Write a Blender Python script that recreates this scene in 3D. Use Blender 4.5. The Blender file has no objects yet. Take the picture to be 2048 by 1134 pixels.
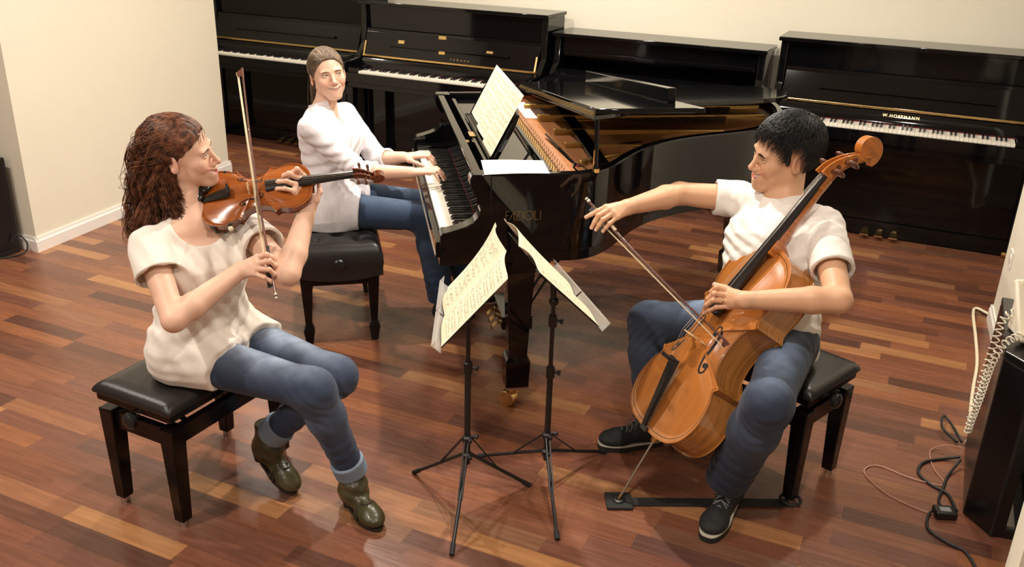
import bpy, bmesh, math, random
import numpy as np
from mathutils import Vector, Matrix
random.seed(7); RNG = np.random.default_rng(7)
SC = bpy.context.scene; COL = SC.collection
PI = math.pi
# ------------------------------------------------------------------ camera
cam_d = bpy.data.cameras.new('camera'); cam = bpy.data.objects.new('camera', cam_d); COL.objects.link(cam); SC.camera = cam
cam_d.sensor_width = 36; cam_d.lens = 1832.93 / 2048 * 36; cam_d.clip_start = .05; cam_d.clip_end = 60
_R = Vector((.906, .422, .027)); _U = Vector((-.185, .338, .923)); _F = _R.cross(_U) * -1
_F.normalize(); _R.normalize(); _U = _R.cross(_F)
_m = Matrix((_R, _U, -_F)).transposed().to_4x4(); _m.translation = Vector((0, 0, 1.895)); cam.matrix_world = _m
# ------------------------------------------------------------------ exposure, world
SC.view_settings.view_transform = 'Standard'; SC.view_settings.look = 'None'; SC.view_settings.gamma = 1
SC.view_settings.use_curve_mapping = False
SC.view_settings.exposure = 0.64
w = bpy.data.worlds.new('world'); SC.world = w; w.use_nodes = True
w.node_tree.nodes['Background'].inputs[0].default_value = (1, .86, .7, 1); w.node_tree.nodes['Background'].inputs[1].default_value = .25
# ------------------------------------------------------------------ the ceiling downlights (positions, watts)
LAMPS = [(-1.3, 3.5, 34), (-2.8, 3.8, 30), (-3.9, 1.9, 22), (-2.3, 5.4, 18), (-.2, 4.4, 20), (-.2, 1.6, 18), (-2.4, .7, 22), (-.6, -.6, 20), (-5., 5.5, 14), (-3.6, -1.2, 20)]
CEIL = 2.75
LIGHT_COL = (1, .92, .82)
def add_lamp(name, x, y, watt, size=.09):
    l = bpy.data.lights.new(name, 'AREA'); l.shape = 'DISK'; l.size = size; l.energy = watt; l.color = LIGHT_COL
    o = bpy.data.objects.new(name, l); COL.objects.link(o); o.location = (x, y, CEIL - .035)
    return o
for _i, (x, y, wt) in enumerate(LAMPS): add_lamp('downlight_lamp', x, y, wt)

# ------------------------------------------------------------------ materials
def nodes(name):
    m = bpy.data.materials.new(name); m.use_nodes = True; nt = m.node_tree
    return m, nt, nt.nodes['Principled BSDF']
def srgb(h):
    if isinstance(h, str):
        h = h.lstrip('#'); c = [int(h[i:i+2], 16) / 255 for i in (0, 2, 4)]
        return tuple(((v / 12.92) if v <= .04045 else ((v + .055) / 1.055) ** 2.4) for v in c) + (1,)
    return tuple(h) + (1,) if len(h) == 3 else tuple(h)
def mat(name, col, rough=.5, metal=0, coat=0, noise=0, nscale=20, bump=0, bscale=200, spec=.5, sss=0, attr=None, trans=0, sheen=0, stretch=None, alpha=1):
    """procedural material: a base colour varied by noise, optional bump and colour attribute"""
    m, nt, b = nodes(name); L = nt.links
    c = srgb(col); b.inputs['Base Color'].default_value = c; b.inputs['Roughness'].default_value = rough
    b.inputs['Metallic'].default_value = metal; b.inputs['Coat Weight'].default_value = coat; b.inputs['Coat Roughness'].default_value = .05
    b.inputs['Specular IOR Level'].default_value = spec; b.inputs['Transmission Weight'].default_value = trans
    b.inputs['Alpha'].default_value = alpha
    if sss:
        b.inputs['Subsurface Weight'].default_value = sss; b.inputs['Subsurface Radius'].default_value = (.012, .005, .003); b.inputs['Subsurface Scale'].default_value = 1
    if sheen: b.inputs['Sheen Weight'].default_value = sheen
    tc = nt.nodes.new('ShaderNodeTexCoord'); src = tc.outputs['Object']
    if stretch:
        mp = nt.nodes.new('ShaderNodeMapping'); mp.inputs['Scale'].default_value = stretch; L.new(src, mp.inputs[0]); src = mp.outputs[0]
    cur = None
    if attr:
        a = nt.nodes.new('ShaderNodeVertexColor'); a.layer_name = attr; cur = a.outputs[0]
    if noise:
        n = nt.nodes.new('ShaderNodeTexNoise'); n.inputs['Scale'].default_value = nscale; n.inputs['Detail'].default_value = 4; L.new(src, n.inputs['Vector'])
        mr = nt.nodes.new('ShaderNodeMapRange'); mr.inputs[1].default_value = .3; mr.inputs[2].default_value = .7
        mr.inputs[3].default_value = 1 - noise; mr.inputs[4].default_value = 1 + noise; L.new(n.outputs[0], mr.inputs[0])
        mx = nt.nodes.new('ShaderNodeVectorMath'); mx.operation = 'SCALE'; L.new(mr.outputs[0], mx.inputs['Scale'])
        if cur: L.new(cur, mx.inputs[0])
        else: mx.inputs[0].default_value = c[:3]
        cur = mx.outputs[0]
    if cur: L.new(cur, b.inputs['Base Color'])
    if bump:
        n2 = nt.nodes.new('ShaderNodeTexNoise'); n2.inputs['Scale'].default_value = bscale; n2.inputs['Detail'].default_value = 3; L.new(src, n2.inputs['Vector'])
        bp = nt.nodes.new('ShaderNodeBump'); bp.inputs['Strength'].default_value = 1; bp.inputs['Distance'].default_value = bump
        L.new(n2.outputs[0], bp.inputs['Height']); L.new(bp.outputs[0], b.inputs['Normal'])
    return m
M = {}
M['wall'] = mat('painted_wall', '#e9e3cf', .75, noise=.015, nscale=3, bump=.0004, bscale=300)
M['ceiling'] = mat('ceiling_paint', '#ece6da', .8, noise=.01, nscale=3)
M['trim'] = mat('white_trim', '#f0ebe4', .35, noise=.01, nscale=8)
M['black'] = mat('polished_black', (.003, .003, .0035), .06, spec=.38, coat=.0)
M['black2'] = mat('satin_black', (.006, .0055, .006), .28)
M['blackwood'] = mat('black_lacquered_wood', (.005, .0035, .003), .16, noise=.2, nscale=30, spec=.3)
M['leather'] = mat('black_leather', (.016, .0145, .014), .33, bump=.0006, bscale=260)
M['brass'] = mat('brass', (.80, .56, .24), .25, metal=1, noise=.12, nscale=60)
M['gold'] = mat('gold_letter', (.55, .38, .16), .35, metal=1)
M['gold2'] = mat('thin_gold_letter', (.42, .30, .14), .4, metal=1)
M['plate'] = mat('bronze_iron_plate', (.60, .36, .11), .36, metal=.8, noise=.12, nscale=8)
M['soundboard'] = mat('soundboard_spruce', (.36, .15, .06), .35, noise=.2, nscale=3, stretch=(3, 60, 3))
M['red_felt'] = mat('red_felt', (.16, .01, .018), .9)
M['whitekey'] = mat('white_key', '#f3ecdc', .22)
M['blackkey'] = mat('black_key', (.008, .008, .009), .25)
M['steel'] = mat('steel', (.62, .60, .57), .3, metal=1)
M['dark_metal'] = mat('black_metal', (.012, .011, .011), .38)
M['rubber'] = mat('rubber', (.015, .014, .014), .7)
M['paper_cream'] = mat('cream_paper', '#f1e4c4', .7, noise=.02, nscale=12)
M['paper_white'] = mat('white_paper', '#fbfbff', .7, noise=.01, nscale=12)
M['ink'] = mat('music_ink', (.22, .19, .155), .8)
M['clear'] = mat('clear_plastic', (.62, .60, .57), .15, trans=.0, alpha=.38)
M['plastic_white'] = mat('beige_plastic', '#e2d9c4', .4)
M['cable_black'] = mat('black_cable', (.012, .012, .012), .5)
M['ivory'] = mat('ivory_fitting', '#e8ddbf', .35)
M['ebony'] = mat('ebony', (.012, .010, .009), .22, noise=.2, nscale=60)

# ------------------------------------------------------------------ objects and meshes
def tag(o, label=None, cat=None, group=None, kind=None):
    if label: o['label'] = label
    if cat: o['category'] = cat
    if group: o['group'] = group
    if kind: o['kind'] = kind
    return o
def empty(name, loc=(0, 0, 0), rot=None, label=None, cat=None, group=None):
    o = bpy.data.objects.new(name, None); COL.objects.link(o); o.empty_display_size = .1
    m = Matrix.Identity(4) if rot is None else rot.to_4x4()
    m.translation = Vector(loc); o.matrix_world = m
    WM[o.name] = m.copy()
    return tag(o, label, cat, group)
WM = {}
def wm(o): return WM.get(o.name, Matrix.Identity(4))
def rotz(a): return Matrix.Rotation(a, 3, 'Z')
def basis(x, y, z): return Matrix((Vector(x), Vector(y), Vector(z))).transposed()
class MB:
    """collects vertices and faces of one mesh"""
    def __init__(s): s.v = []; s.f = []; s.m = []; s.mats = []; s.cur = 0
    def use(s, material):
        if material not in s.mats: s.mats.append(material)
        s.cur = s.mats.index(material); return s
    def add(s, vs, fs):
        b = len(s.v); s.v.extend([tuple(v) for v in vs]); s.f.extend([tuple(i + b for i in f) for f in fs]); s.m.extend([s.cur] * len(fs))
    def hexa(s, p):   # 8 points: bottom 4 ccw, top 4
        s.add(p, [(0, 3, 2, 1), (4, 5, 6, 7), (0, 1, 5, 4), (1, 2, 6, 5), (2, 3, 7, 6), (3, 0, 4, 7)])
    def box(s, lo, hi, M3=None, off=None):
        x0, y0, z0 = lo; x1, y1, z1 = hi
        p = [(x0, y0, z0), (x1, y0, z0), (x1, y1, z0), (x0, y1, z0), (x0, y0, z1), (x1, y0, z1), (x1, y1, z1), (x0, y1, z1)]
        if M3 is not None: p = [M3 @ Vector(q) for q in p]
        if off is not None: p = [Vector(q) + Vector(off) for q in p]
        s.hexa(p)
    def taper(s, c0, w0, d0, c1, w1, d1):
        """a tapered square post from centre c0 (size w0 x d0) up to c1"""
        p = [(c0[0] + a * w0 / 2, c0[1] + b * d0 / 2, c0[2]) for a, b in ((-1, -1), (1, -1), (1, 1), (-1, 1))]
        p += [(c1[0] + a * w1 / 2, c1[1] + b * d1 / 2, c1[2]) for a, b in ((-1, -1), (1, -1), (1, 1), (-1, 1))]
        s.hexa(p)
    def prism(s, pts, z0, z1, M3=None, off=None):
        n = len(pts); vs = [(x, y, z0) for x, y in pts] + [(x, y, z1) for x, y in pts]
        if M3 is not None: vs = [M3 @ Vector(q) for q in vs]
        if off is not None: vs = [Vector(q) + Vector(off) for q in vs]
        s.add(vs, [tuple(range(n - 1, -1, -1)), tuple(range(n, 2 * n))] + [(i, (i + 1) % n, n + (i + 1) % n, n + i) for i in range(n)])
    def prism_x(s, pts, x0, x1):   # profile in (y, z) extruded along x
        n = len(pts); vs = [(x0, y, z) for y, z in pts] + [(x1, y, z) for y, z in pts]
        s.add(vs, [tuple(range(n - 1, -1, -1)), tuple(range(n, 2 * n))] + [(i, (i + 1) % n, n + (i + 1) % n, n + i) for i in range(n)])
    def prism_y(s, pts, y0, y1):   # profile in (x, z)
        n = len(pts); vs = [(x, y0, z) for x, z in pts] + [(x, y1, z) for x, z in pts]
        s.add(vs, [tuple(range(n)), tuple(range(2 * n - 1, n - 1, -1))] + [((i + 1) % n, i, n + i, n + (i + 1) % n) for i in range(n)])
    def tube(s, path, r, n=10, cap=True):
        P = [Vector(p) for p in path]; k = len(P); rs = [r] * k if not hasattr(r, '__len__') else list(r)
        t0 = (P[1] - P[0]).normalized(); a = Vector((0, 0, 1)) if abs(t0.z) < .9 else Vector((1, 0, 0)); u = t0.cross(a).normalized()
        vs = []
        for i in range(k):
            t = (P[min(i + 1, k - 1)] - P[max(i - 1, 0)]); t = t.normalized() if t.length > 1e-9 else t0
            u = (u - t * u.dot(t)); u = u.normalized() if u.length > 1e-6 else t.orthogonal().normalized(); v = t.cross(u)
            for j in range(n):
                an = 2 * PI * j / n; vs.append(P[i] + (u * math.cos(an) + v * math.sin(an)) * rs[i])
        fs = [(i * n + j, i * n + (j + 1) % n, (i + 1) * n + (j + 1) % n, (i + 1) * n + j) for i in range(k - 1) for j in range(n)]
        if cap: fs += [tuple(range(n - 1, -1, -1)), tuple((k - 1) * n + j for j in range(n))]
        s.add(vs, fs)
    def cyl(s, a, b, r, n=16, r2=None): s.tube([a, b], [r, r if r2 is None else r2], n)
    def lathe(s, prof, c=(0, 0, 0), M3=None, n=20):   # prof: (radius, z)
        vs = []
        for r, z in prof:
            for j in range(n):
                q = Vector((r * math.cos(2 * PI * j / n), r * math.sin(2 * PI * j / n), z))
                if M3 is not None: q = M3 @ q
                vs.append(q + Vector(c))
        k = len(prof); fs = [(i * n + j, i * n + (j + 1) % n, (i + 1) * n + (j + 1) % n, (i + 1) * n + j) for i in range(k - 1) for j in range(n)]
        fs += [tuple(range(n - 1, -1, -1)), tuple((k - 1) * n + j for j in range(n))]
        s.add(vs, fs)
    def ball(s, c, r, n=12, M3=None):
        rr = r if hasattr(r, '__len__') else (r, r, r); vs = []; fs = []; h = n // 2
        for i in range(1, h):
            th = PI * i / h
            for j in range(n): vs.append((math.sin(th) * math.cos(2 * PI * j / n), math.sin(th) * math.sin(2 * PI * j / n), math.cos(th)))
        vs += [(0, 0, 1), (0, 0, -1)]; T = (h - 1) * n
        for i in range(h - 2):
            for j in range(n): fs.append((i * n + j, (i + 1) * n + j, (i + 1) * n + (j + 1) % n, i * n + (j + 1) % n))
        for j in range(n): fs.append((T, j, (j + 1) % n)); fs.append((T + 1, (h - 2) * n + (j + 1) % n, (h - 2) * n + j))
        out = []
        for v in vs:
            q = Vector((v[0] * rr[0], v[1] * rr[1], v[2] * rr[2]))
            if M3 is not None: q = M3 @ q
            out.append(q + Vector(c))
        s.add(out, fs)
    def sheet(s, fn, nu, nv, th):
        """a thick sheet: fn(u, v) -> (point, normal)"""
        top = []; bot = []
        for i in range(nu + 1):
            for j in range(nv + 1):
                p, nn = fn(i / nu, j / nv); p = Vector(p); nn = Vector(nn).normalized(); top.append(p + nn * th / 2); bot.append(p - nn * th / 2)
        N = len(top); W = nv + 1; fs = []
        for i in range(nu):
            for j in range(nv):
                a = i * W + j; fs.append((a, a + W, a + W + 1, a + 1)); fs.append((N + a, N + a + 1, N + a + W + 1, N + a + W))
        rim = [(0, j) for j in range(nv)] + [(i, nv) for i in range(nu)] + [(nu, j) for j in range(nv, 0, -1)] + [(i, 0) for i in range(nu, 0, -1)]
        ids = [i * W + j for i, j in rim]
        for a, b in zip(ids, ids[1:] + ids[:1]): fs.append((a, b, N + b, N + a))
        s.add(top + bot, fs)
    def build(s, name, material=None, parent=None, smooth=None, bevel=0, seg=2, weld=False, sub=0, world=False):
        me = bpy.data.meshes.new(name); me.from_pydata(s.v, [], s.f); me.validate()
        if material is not None and not s.mats: s.mats = [material]
        for m_ in s.mats: me.materials.append(m_)
        if len(s.mats) > 1 and len(me.polygons) == len(s.m): me.polygons.foreach_set('material_index', s.m)
        bm = bmesh.new(); bm.from_mesh(me)
        if weld: bmesh.ops.remove_doubles(bm, verts=bm.verts, dist=1e-5)
        bmesh.ops.recalc_face_normals(bm, faces=bm.faces); bm.to_mesh(me); bm.free()
        o = bpy.data.objects.new(name, me); COL.objects.link(o)
        if parent is not None:
            o.parent = parent; WM[o.name] = wm(parent)
            if world:     # vertices were given in world coordinates
                me.transform(wm(parent).inverted())
        if bevel:
            b = o.modifiers.new('bevel', 'BEVEL'); b.width = bevel; b.segments = seg; b.limit_method = 'ANGLE'; b.angle_limit = math.radians(40)
        if sub:
            b = o.modifiers.new('sub', 'SUBSURF'); b.levels = sub; b.render_levels = sub
        if smooth is not None:
            me.shade_smooth() if smooth >= 180 else me.shade_smooth()
            if smooth < 180: me.set_sharp_from_angle(angle=math.radians(smooth))
        return o
def tobj(name, MBo, material, parent=None, **k): return MBo.build(name, material, parent, **k)
def bezier(pts, n=8):
    """Catmull-Rom through the points"""
    P = [Vector(p) for p in pts]; P = [P[0] * 2 - P[1]] + P + [P[-1] * 2 - P[-2]]; out = []
    for i in range(1, len(P) - 2):
        for k in range(n):
            t = k / n; a, b, c, d = P[i - 1], P[i], P[i + 1], P[i + 2]
            out.append(.5 * ((2 * b) + (c - a) * t + (2 * a - 5 * b + 4 * c - d) * t * t + (3 * b - a - 3 * c + d) * t ** 3))
    out.append(P[-2]); return out
def text_obj(name, body, size, material, parent, M3, loc, extrude=.0006, spacing=1, squash=1.0):
    """letters as real geometry: a font curve turned into a mesh"""
    cu = bpy.data.curves.new(name, 'FONT'); cu.body = body; cu.size = size; cu.extrude = extrude; cu.space_character = spacing; cu.align_x = 'CENTER'; cu.align_y = 'CENTER'
    o = bpy.data.objects.new(name, cu); COL.objects.link(o)
    dg = bpy.context.evaluated_depsgraph_get(); me = bpy.data.meshes.new_from_object(o.evaluated_get(dg)); bpy.data.objects.remove(o)
    me.materials.clear(); me.materials.append(material)
    T = Matrix.Diagonal((squash, 1, 1, 1)); R = M3.to_4x4(); R.translation = Vector(loc); me.transform(R @ T)
    ob = bpy.data.objects.new(name, me); COL.objects.link(ob); ob.parent = parent; WM[ob.name] = wm(parent)
    return ob
def copy_tree(o, parent=None):
    c = o.copy(); COL.objects.link(c)
    c.parent = parent
    if parent is not None: c.matrix_parent_inverse = o.matrix_parent_inverse.copy()
    for ch in list(o.children): copy_tree(ch, c)
    return c

# ------------------------------------------------------------------ signed distance shapes (numpy) for bodies and soft forms
F32 = np.float32
def A(*v): return np.array(v, dtype=F32)
def vlen(p): return np.sqrt(np.einsum('ij,ij->i', p, p))
def smin(a, b, k):
    if k <= 0: return np.minimum(a, b)
    h = np.maximum(k - np.abs(a - b), 0) / k
    return np.minimum(a, b) - h * h * k * .25
def smax(a, b, k): return -smin(-a, -b, k)
def cone(P, a, b, r1, r2):
    a = np.asarray(a, F32); b = np.asarray(b, F32); ba = b - a; pa = P - a
    h = np.clip(pa @ ba / max(float(ba @ ba), 1e-9), 0, 1)
    return vlen(pa - h[:, None] * ba) - (r1 + (r2 - r1) * h)
def ell(P, c, r, R=None):
    q = P - np.asarray(c, F32)
    if R is not None: q = q @ np.asarray(R, F32)      # columns of R are the local axes
    r = np.asarray(r, F32); k0 = vlen(q / r); k1 = vlen(q / (r * r))
    return k0 * (k0 - 1) / np.maximum(k1, 1e-9)
def sph(P, c, r): return vlen(P - np.asarray(c, F32)) - r
def chain(P, pts, rs, k=.01):
    d = None
    for i in range(len(pts) - 1):
        e = cone(P, pts[i], pts[i + 1], rs[i], rs[i + 1]); d = e if d is None else smin(d, e, k)
    return d
def rbox(P, c, h, r, R=None):
    q = P - np.asarray(c, F32)
    if R is not None: q = q @ np.asarray(R, F32)
    q = np.abs(q) - (np.asarray(h, F32) - r)
    return vlen(np.maximum(q, 0)) + np.minimum(q.max(axis=1), 0) - r
def nrm(v): v = np.asarray(v, float); return v / np.linalg.norm(v)
def frame(y, z):
    """3x3 with columns x,y,z from a main direction y and an approximate z"""
    y = nrm(y); x = nrm(np.cross(y, z)); z = np.cross(x, y); return np.stack([x, y, z], 1)
def snoise(P, s, seed=0):
    """cheap smooth pseudo noise in about -1..1"""
    r = np.random.default_rng(seed); o = np.zeros(len(P), F32)
    for i in range(5):
        d = r.normal(size=3); d = (d / np.linalg.norm(d) * s * (1 + .55 * i)).astype(F32)
        o += np.sin(P @ d + r.uniform(0, 6.28) + 1.3 * np.sin(P @ (d[[1, 2, 0]] * .6) + r.uniform(0, 6))).astype(F32) / (1 + .5 * i)
    return o / 2.2
def surf(f, lo, hi, h, drop=(), nb=14):
    """naive surface nets of f<0 on a box; blocks far from the surface are skipped"""
    lo = np.array(lo, float); hi = np.array(hi, float); n = np.maximum(np.ceil((hi - lo) / h).astype(int) + 1, 3)
    n = ((n + nb - 1) // nb) * nb; nbk = n // nb
    g = [np.arange(k) for k in nbk]; bi = np.stack(np.meshgrid(*g, indexing='ij'), -1).reshape(-1, 3)
    cen = (lo + (bi * nb + nb / 2) * h).astype(F32); fc = f(cen)
    act = np.abs(fc) < (nb / 2 * h * 1.7321 * 1.25 + .006)
    F = np.repeat(np.repeat(np.repeat(np.sign(fc).reshape(nbk).astype(F32), nb, 0), nb, 1), nb, 2)
    loc = np.stack(np.meshgrid(*[np.arange(nb)] * 3, indexing='ij'), -1).reshape(-1, 3)
    ab = bi[act]
    for s in range(0, len(ab), 200):
        idx = (ab[s:s + 200, None, :] * nb + loc[None]).reshape(-1, 3)
        F[idx[:, 0], idx[:, 1], idx[:, 2]] = f((lo + idx * h).astype(F32))
    S = F < 0; c = np.zeros(np.array(F.shape) - 1, np.int8)
    for a in (0, 1):
        for b in (0, 1):
            for d in (0, 1): c += S[a:c.shape[0] + a, b:c.shape[1] + b, d:c.shape[2] + d]
    cells = np.argwhere((c > 0) & (c < 8)); ids = -np.ones(c.shape, np.int32); ids[tuple(cells.T)] = np.arange(len(cells))
    acc = np.zeros((len(cells), 3)); cnt = np.zeros(len(cells))
    corners = [(a, b, d) for a in (0, 1) for b in (0, 1) for d in (0, 1)]
    for p in corners:
        for ax in range(3):
            if p[ax] == 1: continue
            q = list(p); q[ax] = 1
            fa = F[tuple((cells + p).T)]; fb = F[tuple((cells + q).T)]; mk = (fa < 0) != (fb < 0)
            t = np.where(mk, fa / np.where(mk, fa - fb, 1), 0); pt = np.tile(np.array(p, float), (len(cells), 1)); pt[:, ax] = t
            acc[mk] += pt[mk]; cnt[mk] += 1
    V = lo + (cells + acc / cnt[:, None]) * h
    quads = []
    for ax in range(3):
        o1, o2 = [(1, 2), (2, 0), (0, 1)][ax]
        sl0 = [slice(None)] * 3; sl1 = [slice(None)] * 3; sl0[ax] = slice(0, -1); sl1[ax] = slice(1, None)
        a = S[tuple(sl0)]; b = S[tuple(sl1)]; e = np.argwhere(a != b)
        e = e[(e[:, o1] > 0) & (e[:, o2] > 0) & (e[:, o1] < F.shape[o1] - 1) & (e[:, o2] < F.shape[o2] - 1)]
        flip = a[tuple(e.T)]
        d1 = np.zeros(3, int); d1[o1] = 1; d2 = np.zeros(3, int); d2[o2] = 1
        q = np.stack([ids[tuple((e - d1 - d2).T)], ids[tuple((e - d2).T)], ids[tuple(e.T)], ids[tuple((e - d1).T)]], 1)
        q[~flip] = q[~flip][:, ::-1]; quads.append(q)
    Q = np.concatenate(quads); Q = Q[(Q >= 0).all(1)]
    # one projection step to the true surface
    Vf = V.astype(F32); e = h * .35; G = np.stack([f(Vf + A(*(e * np.eye(3)[i]))) - f(Vf - A(*(e * np.eye(3)[i]))) for i in range(3)], 1) / (2 * e)
    gl = np.maximum((G * G).sum(1), .3); st = f(Vf) / gl; st = np.clip(st, -h * .5, h * .5); V = V - G * st[:, None]
    for (dl, dh) in drop:
        cc = V[Q].mean(1); ins = ((cc > np.array(dl)) & (cc < np.array(dh))).all(1); Q = Q[~ins]
    return V, Q
def solid(name, f, boxes, material, parent, colour=None, kind_smooth=True):
    """boxes: list of (lo, hi, step); finer boxes first, later ones skip the earlier ones"""
    Vs = []; Qs = []; n = 0; done = []
    for lo, hi, h in boxes:
        V, Q = surf(f, lo, hi, h, drop=[(np.array(a) + 0, np.array(b) - 0) for a, b in done]); Vs.append(V); Qs.append(Q + n); n += len(V)
        done.append((np.array(lo) + 1.5 * h, np.array(hi) - 1.5 * h))
    V = np.concatenate(Vs); Q = np.concatenate(Qs)
    used = np.zeros(len(V), bool); used[Q.ravel()] = True; mp = np.cumsum(used) - 1; V = V[used]; Q = mp[Q]
    inv = wm(parent).inverted() if parent is not None else Matrix.Identity(4); I = np.array(inv)
    W = V @ I[:3, :3].T + I[:3, 3]
    me = bpy.data.meshes.new(name); me.vertices.add(len(W)); me.vertices.foreach_set('co', W.astype(F32).ravel())
    me.loops.add(Q.size); me.loops.foreach_set('vertex_index', Q.ravel().astype(np.int32)); me.polygons.add(len(Q))
    me.polygons.foreach_set('loop_start', np.arange(0, Q.size, 4, dtype=np.int32)); me.update(calc_edges=True); me.validate()
    me.materials.append(material)
    if colour is not None:
        c = colour(V.astype(F32)); ca = me.color_attributes.new('col', 'FLOAT_COLOR', 'POINT')
        c4 = np.ones((len(V), 4), F32); c4[:, :3] = c; ca.data.foreach_set('color', c4.ravel())
    me.shade_smooth()
    o = bpy.data.objects.new(name, me); COL.objects.link(o)
    if parent is not None: o.parent = parent; WM[o.name] = wm(parent)
    return o
def mixc(a, b, t):
    t = np.clip(t, 0, 1)[:, None]; return a * (1 - t) + np.asarray(b, F32)[None] * t
def sstep(x, a, b): t = np.clip((x - a) / (b - a), 0, 1); return t * t * (3 - 2 * t)
# ================================================================== the room
def struct(name, mb, m, **k): o = mb.build(name, m, None, **k); o['kind'] = 'structure'; return o
def floor_material():
    m, nt, b = nodes('jatoba_parquet'); L = nt.links; N = nt.nodes
    def math_(op, a, bb=None, c=None):
        n = N.new('ShaderNodeMath'); n.operation = op
        for i, v in enumerate((a, bb, c)):
            if v is None: continue
            if hasattr(v, 'links') or hasattr(v, 'is_linked'): L.new(v, n.inputs[i])
            else: n.inputs[i].default_value = v
        return n.outputs[0]
    tc = N.new('ShaderNodeTexCoord'); sp = N.new('ShaderNodeSeparateXYZ'); L.new(tc.outputs['Object'], sp.inputs[0])
    Wd, Ln = .078, .46
    row = math_('FLOOR', math_('DIVIDE', sp.outputs[1], Wd))
    wn = N.new('ShaderNodeTexWhiteNoise'); wn.noise_dimensions = '1D'; L.new(row, wn.inputs['W'])
    xs = math_('ADD', math_('DIVIDE', sp.outputs[0], Ln), math_('MULTIPLY', wn.outputs['Value'], 9.7))
    colr = math_('FLOOR', xs)
    cb = N.new('ShaderNodeCombineXYZ'); L.new(row, cb.inputs[0]); L.new(colr, cb.inputs[1])
    w2 = N.new('ShaderNodeTexWhiteNoise'); w2.noise_dimensions = '2D'; L.new(cb.outputs[0], w2.inputs['Vector'])
    ramp = N.new('ShaderNodeValToRGB'); L.new(w2.outputs['Value'], ramp.inputs[0]); e = ramp.color_ramp.elements
    cols = [(0, '#58392e'), (.16, '#6b4433'), (.32, '#7f4f38'), (.5, '#70483b'), (.66, '#8b583a'), (.8, '#7a4c3a'), (.92, '#ab784c'), (1, '#61423a')]
    e[0].position = 0; e[0].color = srgb(cols[0][1]); e[1].position = 1; e[1].color = srgb(cols[-1][1])
    for p, c in cols[1:-1]: k = e.new(p); k.color = srgb(c)
    # grain
    mp = N.new('ShaderNodeMapping'); mp.inputs['Scale'].default_value = (3, 42, 1); L.new(tc.outputs['Object'], mp.inputs[0])
    ofs = N.new('ShaderNodeVectorMath'); ofs.operation = 'ADD'; L.new(mp.outputs[0], ofs.inputs[0]); L.new(w2.outputs['Color'], ofs.inputs[1])
    n = N.new('ShaderNodeTexNoise'); n.inputs['Scale'].default_value = 1.6; n.inputs['Detail'].default_value = 6; L.new(ofs.outputs[0], n.inputs['Vector'])
    g = N.new('ShaderNodeMapRange'); g.inputs[1].default_value = .3; g.inputs[2].default_value = .7; g.inputs[3].default_value = .80; g.inputs[4].default_value = 1.18; L.new(n.outputs[0], g.inputs[0])
    # thin joints
    fy = math_('FRACT', math_('DIVIDE', sp.outputs[1], Wd)); fx = math_('FRACT', xs)
    jy = math_('LESS_THAN', fy, .014); jx = math_('LESS_THAN', fx, .0028); j = math_('MAXIMUM', jy, jx)
    jd = math_('SUBTRACT', 1, math_('MULTIPLY', j, .3))
    tot = math_('MULTIPLY', g.outputs[0], jd)
    sc = N.new('ShaderNodeVectorMath'); sc.operation = 'SCALE'; L.new(ramp.outputs[0], sc.inputs[0]); L.new(tot, sc.inputs['Scale'])
    L.new(sc.outputs[0], b.inputs['Base Color'])
    rr = N.new('ShaderNodeMapRange'); rr.inputs[3].default_value = .20; rr.inputs[4].default_value = .34; L.new(n.outputs[0], rr.inputs[0]); L.new(rr.outputs[0], b.inputs['Roughness'])
    bp = N.new('ShaderNodeBump'); bp.inputs['Distance'].default_value = .0006; bp.inputs['Strength'].default_value = .5
    L.new(math_('SUBTRACT', n.outputs[0], math_('MULTIPLY', j, .8)), bp.inputs['Height']); L.new(bp.outputs[0], b.inputs['Normal'])
    return m
mb = MB(); mb.box((-9, -4, -.05), (3.2, 6.3, 0)); struct('floor', mb, floor_material())
mb = MB(); mb.box((-9, 6.3, 0), (3.2, 6.45, CEIL)); struct('wall_back', mb, M['wall'])
mb = MB(); mb.prism([(-9, 3.29), (-4.425, 3.287), (-4.61, 5.083), (-9, 5.083)], 0, CEIL); struct('wall_left', mb, M['wall'])
mb = MB(); mb.box((-9.15, -4, 0), (-9, 6.3, CEIL)); struct('wall_far_left', mb, M['wall'])
mb = MB(); mb.prism([(.462, 4.87), (.529, 3.6), (1.2, 3.6), (1.2, 4.87)], 0, CEIL); struct('wall_right', mb, M['wall'])
mb = MB(); mb.prism([(.424, 2.49), (.385, 2.1), (1.3, 2.1), (1.3, 2.49)], 0, 1.05); struct('wall_right_near', mb, M['wall'])
mb = MB(); mb.box((3.2, -4, 0), (3.35, 6.3, CEIL)); struct('wall_far_right', mb, M['wall'])
mb = MB(); mb.box((-9, -4.15, 0), (3.2, -4, CEIL)); struct('wall_front', mb, M['wall'])
mb = MB(); mb.box((-9, -4, CEIL), (3.2, 6.3, CEIL + .1)); struct('ceiling', mb, M['ceiling'])
def baseboard(name, a, b, h=.085, t=.016):
    """a moulded skirting board running from a to b, standing proud to the right hand side of a->b"""
    a = Vector((a[0], a[1], 0)); b = Vector((b[0], b[1], 0)); d = (b - a).normalized(); nr = Vector((d.y, -d.x, 0))
    prof = [(0, 0), (t, 0), (t, h * .72), (t * .62, h * .82), (t * .5, h), (0, h)]
    mb = MB(); vs = [a + nr * (x - .001) + Vector((0, 0, z)) for x, z in prof] + [b + nr * (x - .001) + Vector((0, 0, z)) for x, z in prof]; n = len(prof)
    mb.add(vs, [tuple(range(n)), tuple(range(2 * n - 1, n - 1, -1))] + [((i + 1) % n, i, n + i, n + (i + 1) % n) for i in range(n)])
    return struct(name, mb, M['trim'])
baseboard('baseboard_left', (-4.423, 3.272), (-4.61, 5.099)) if False else None
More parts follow.
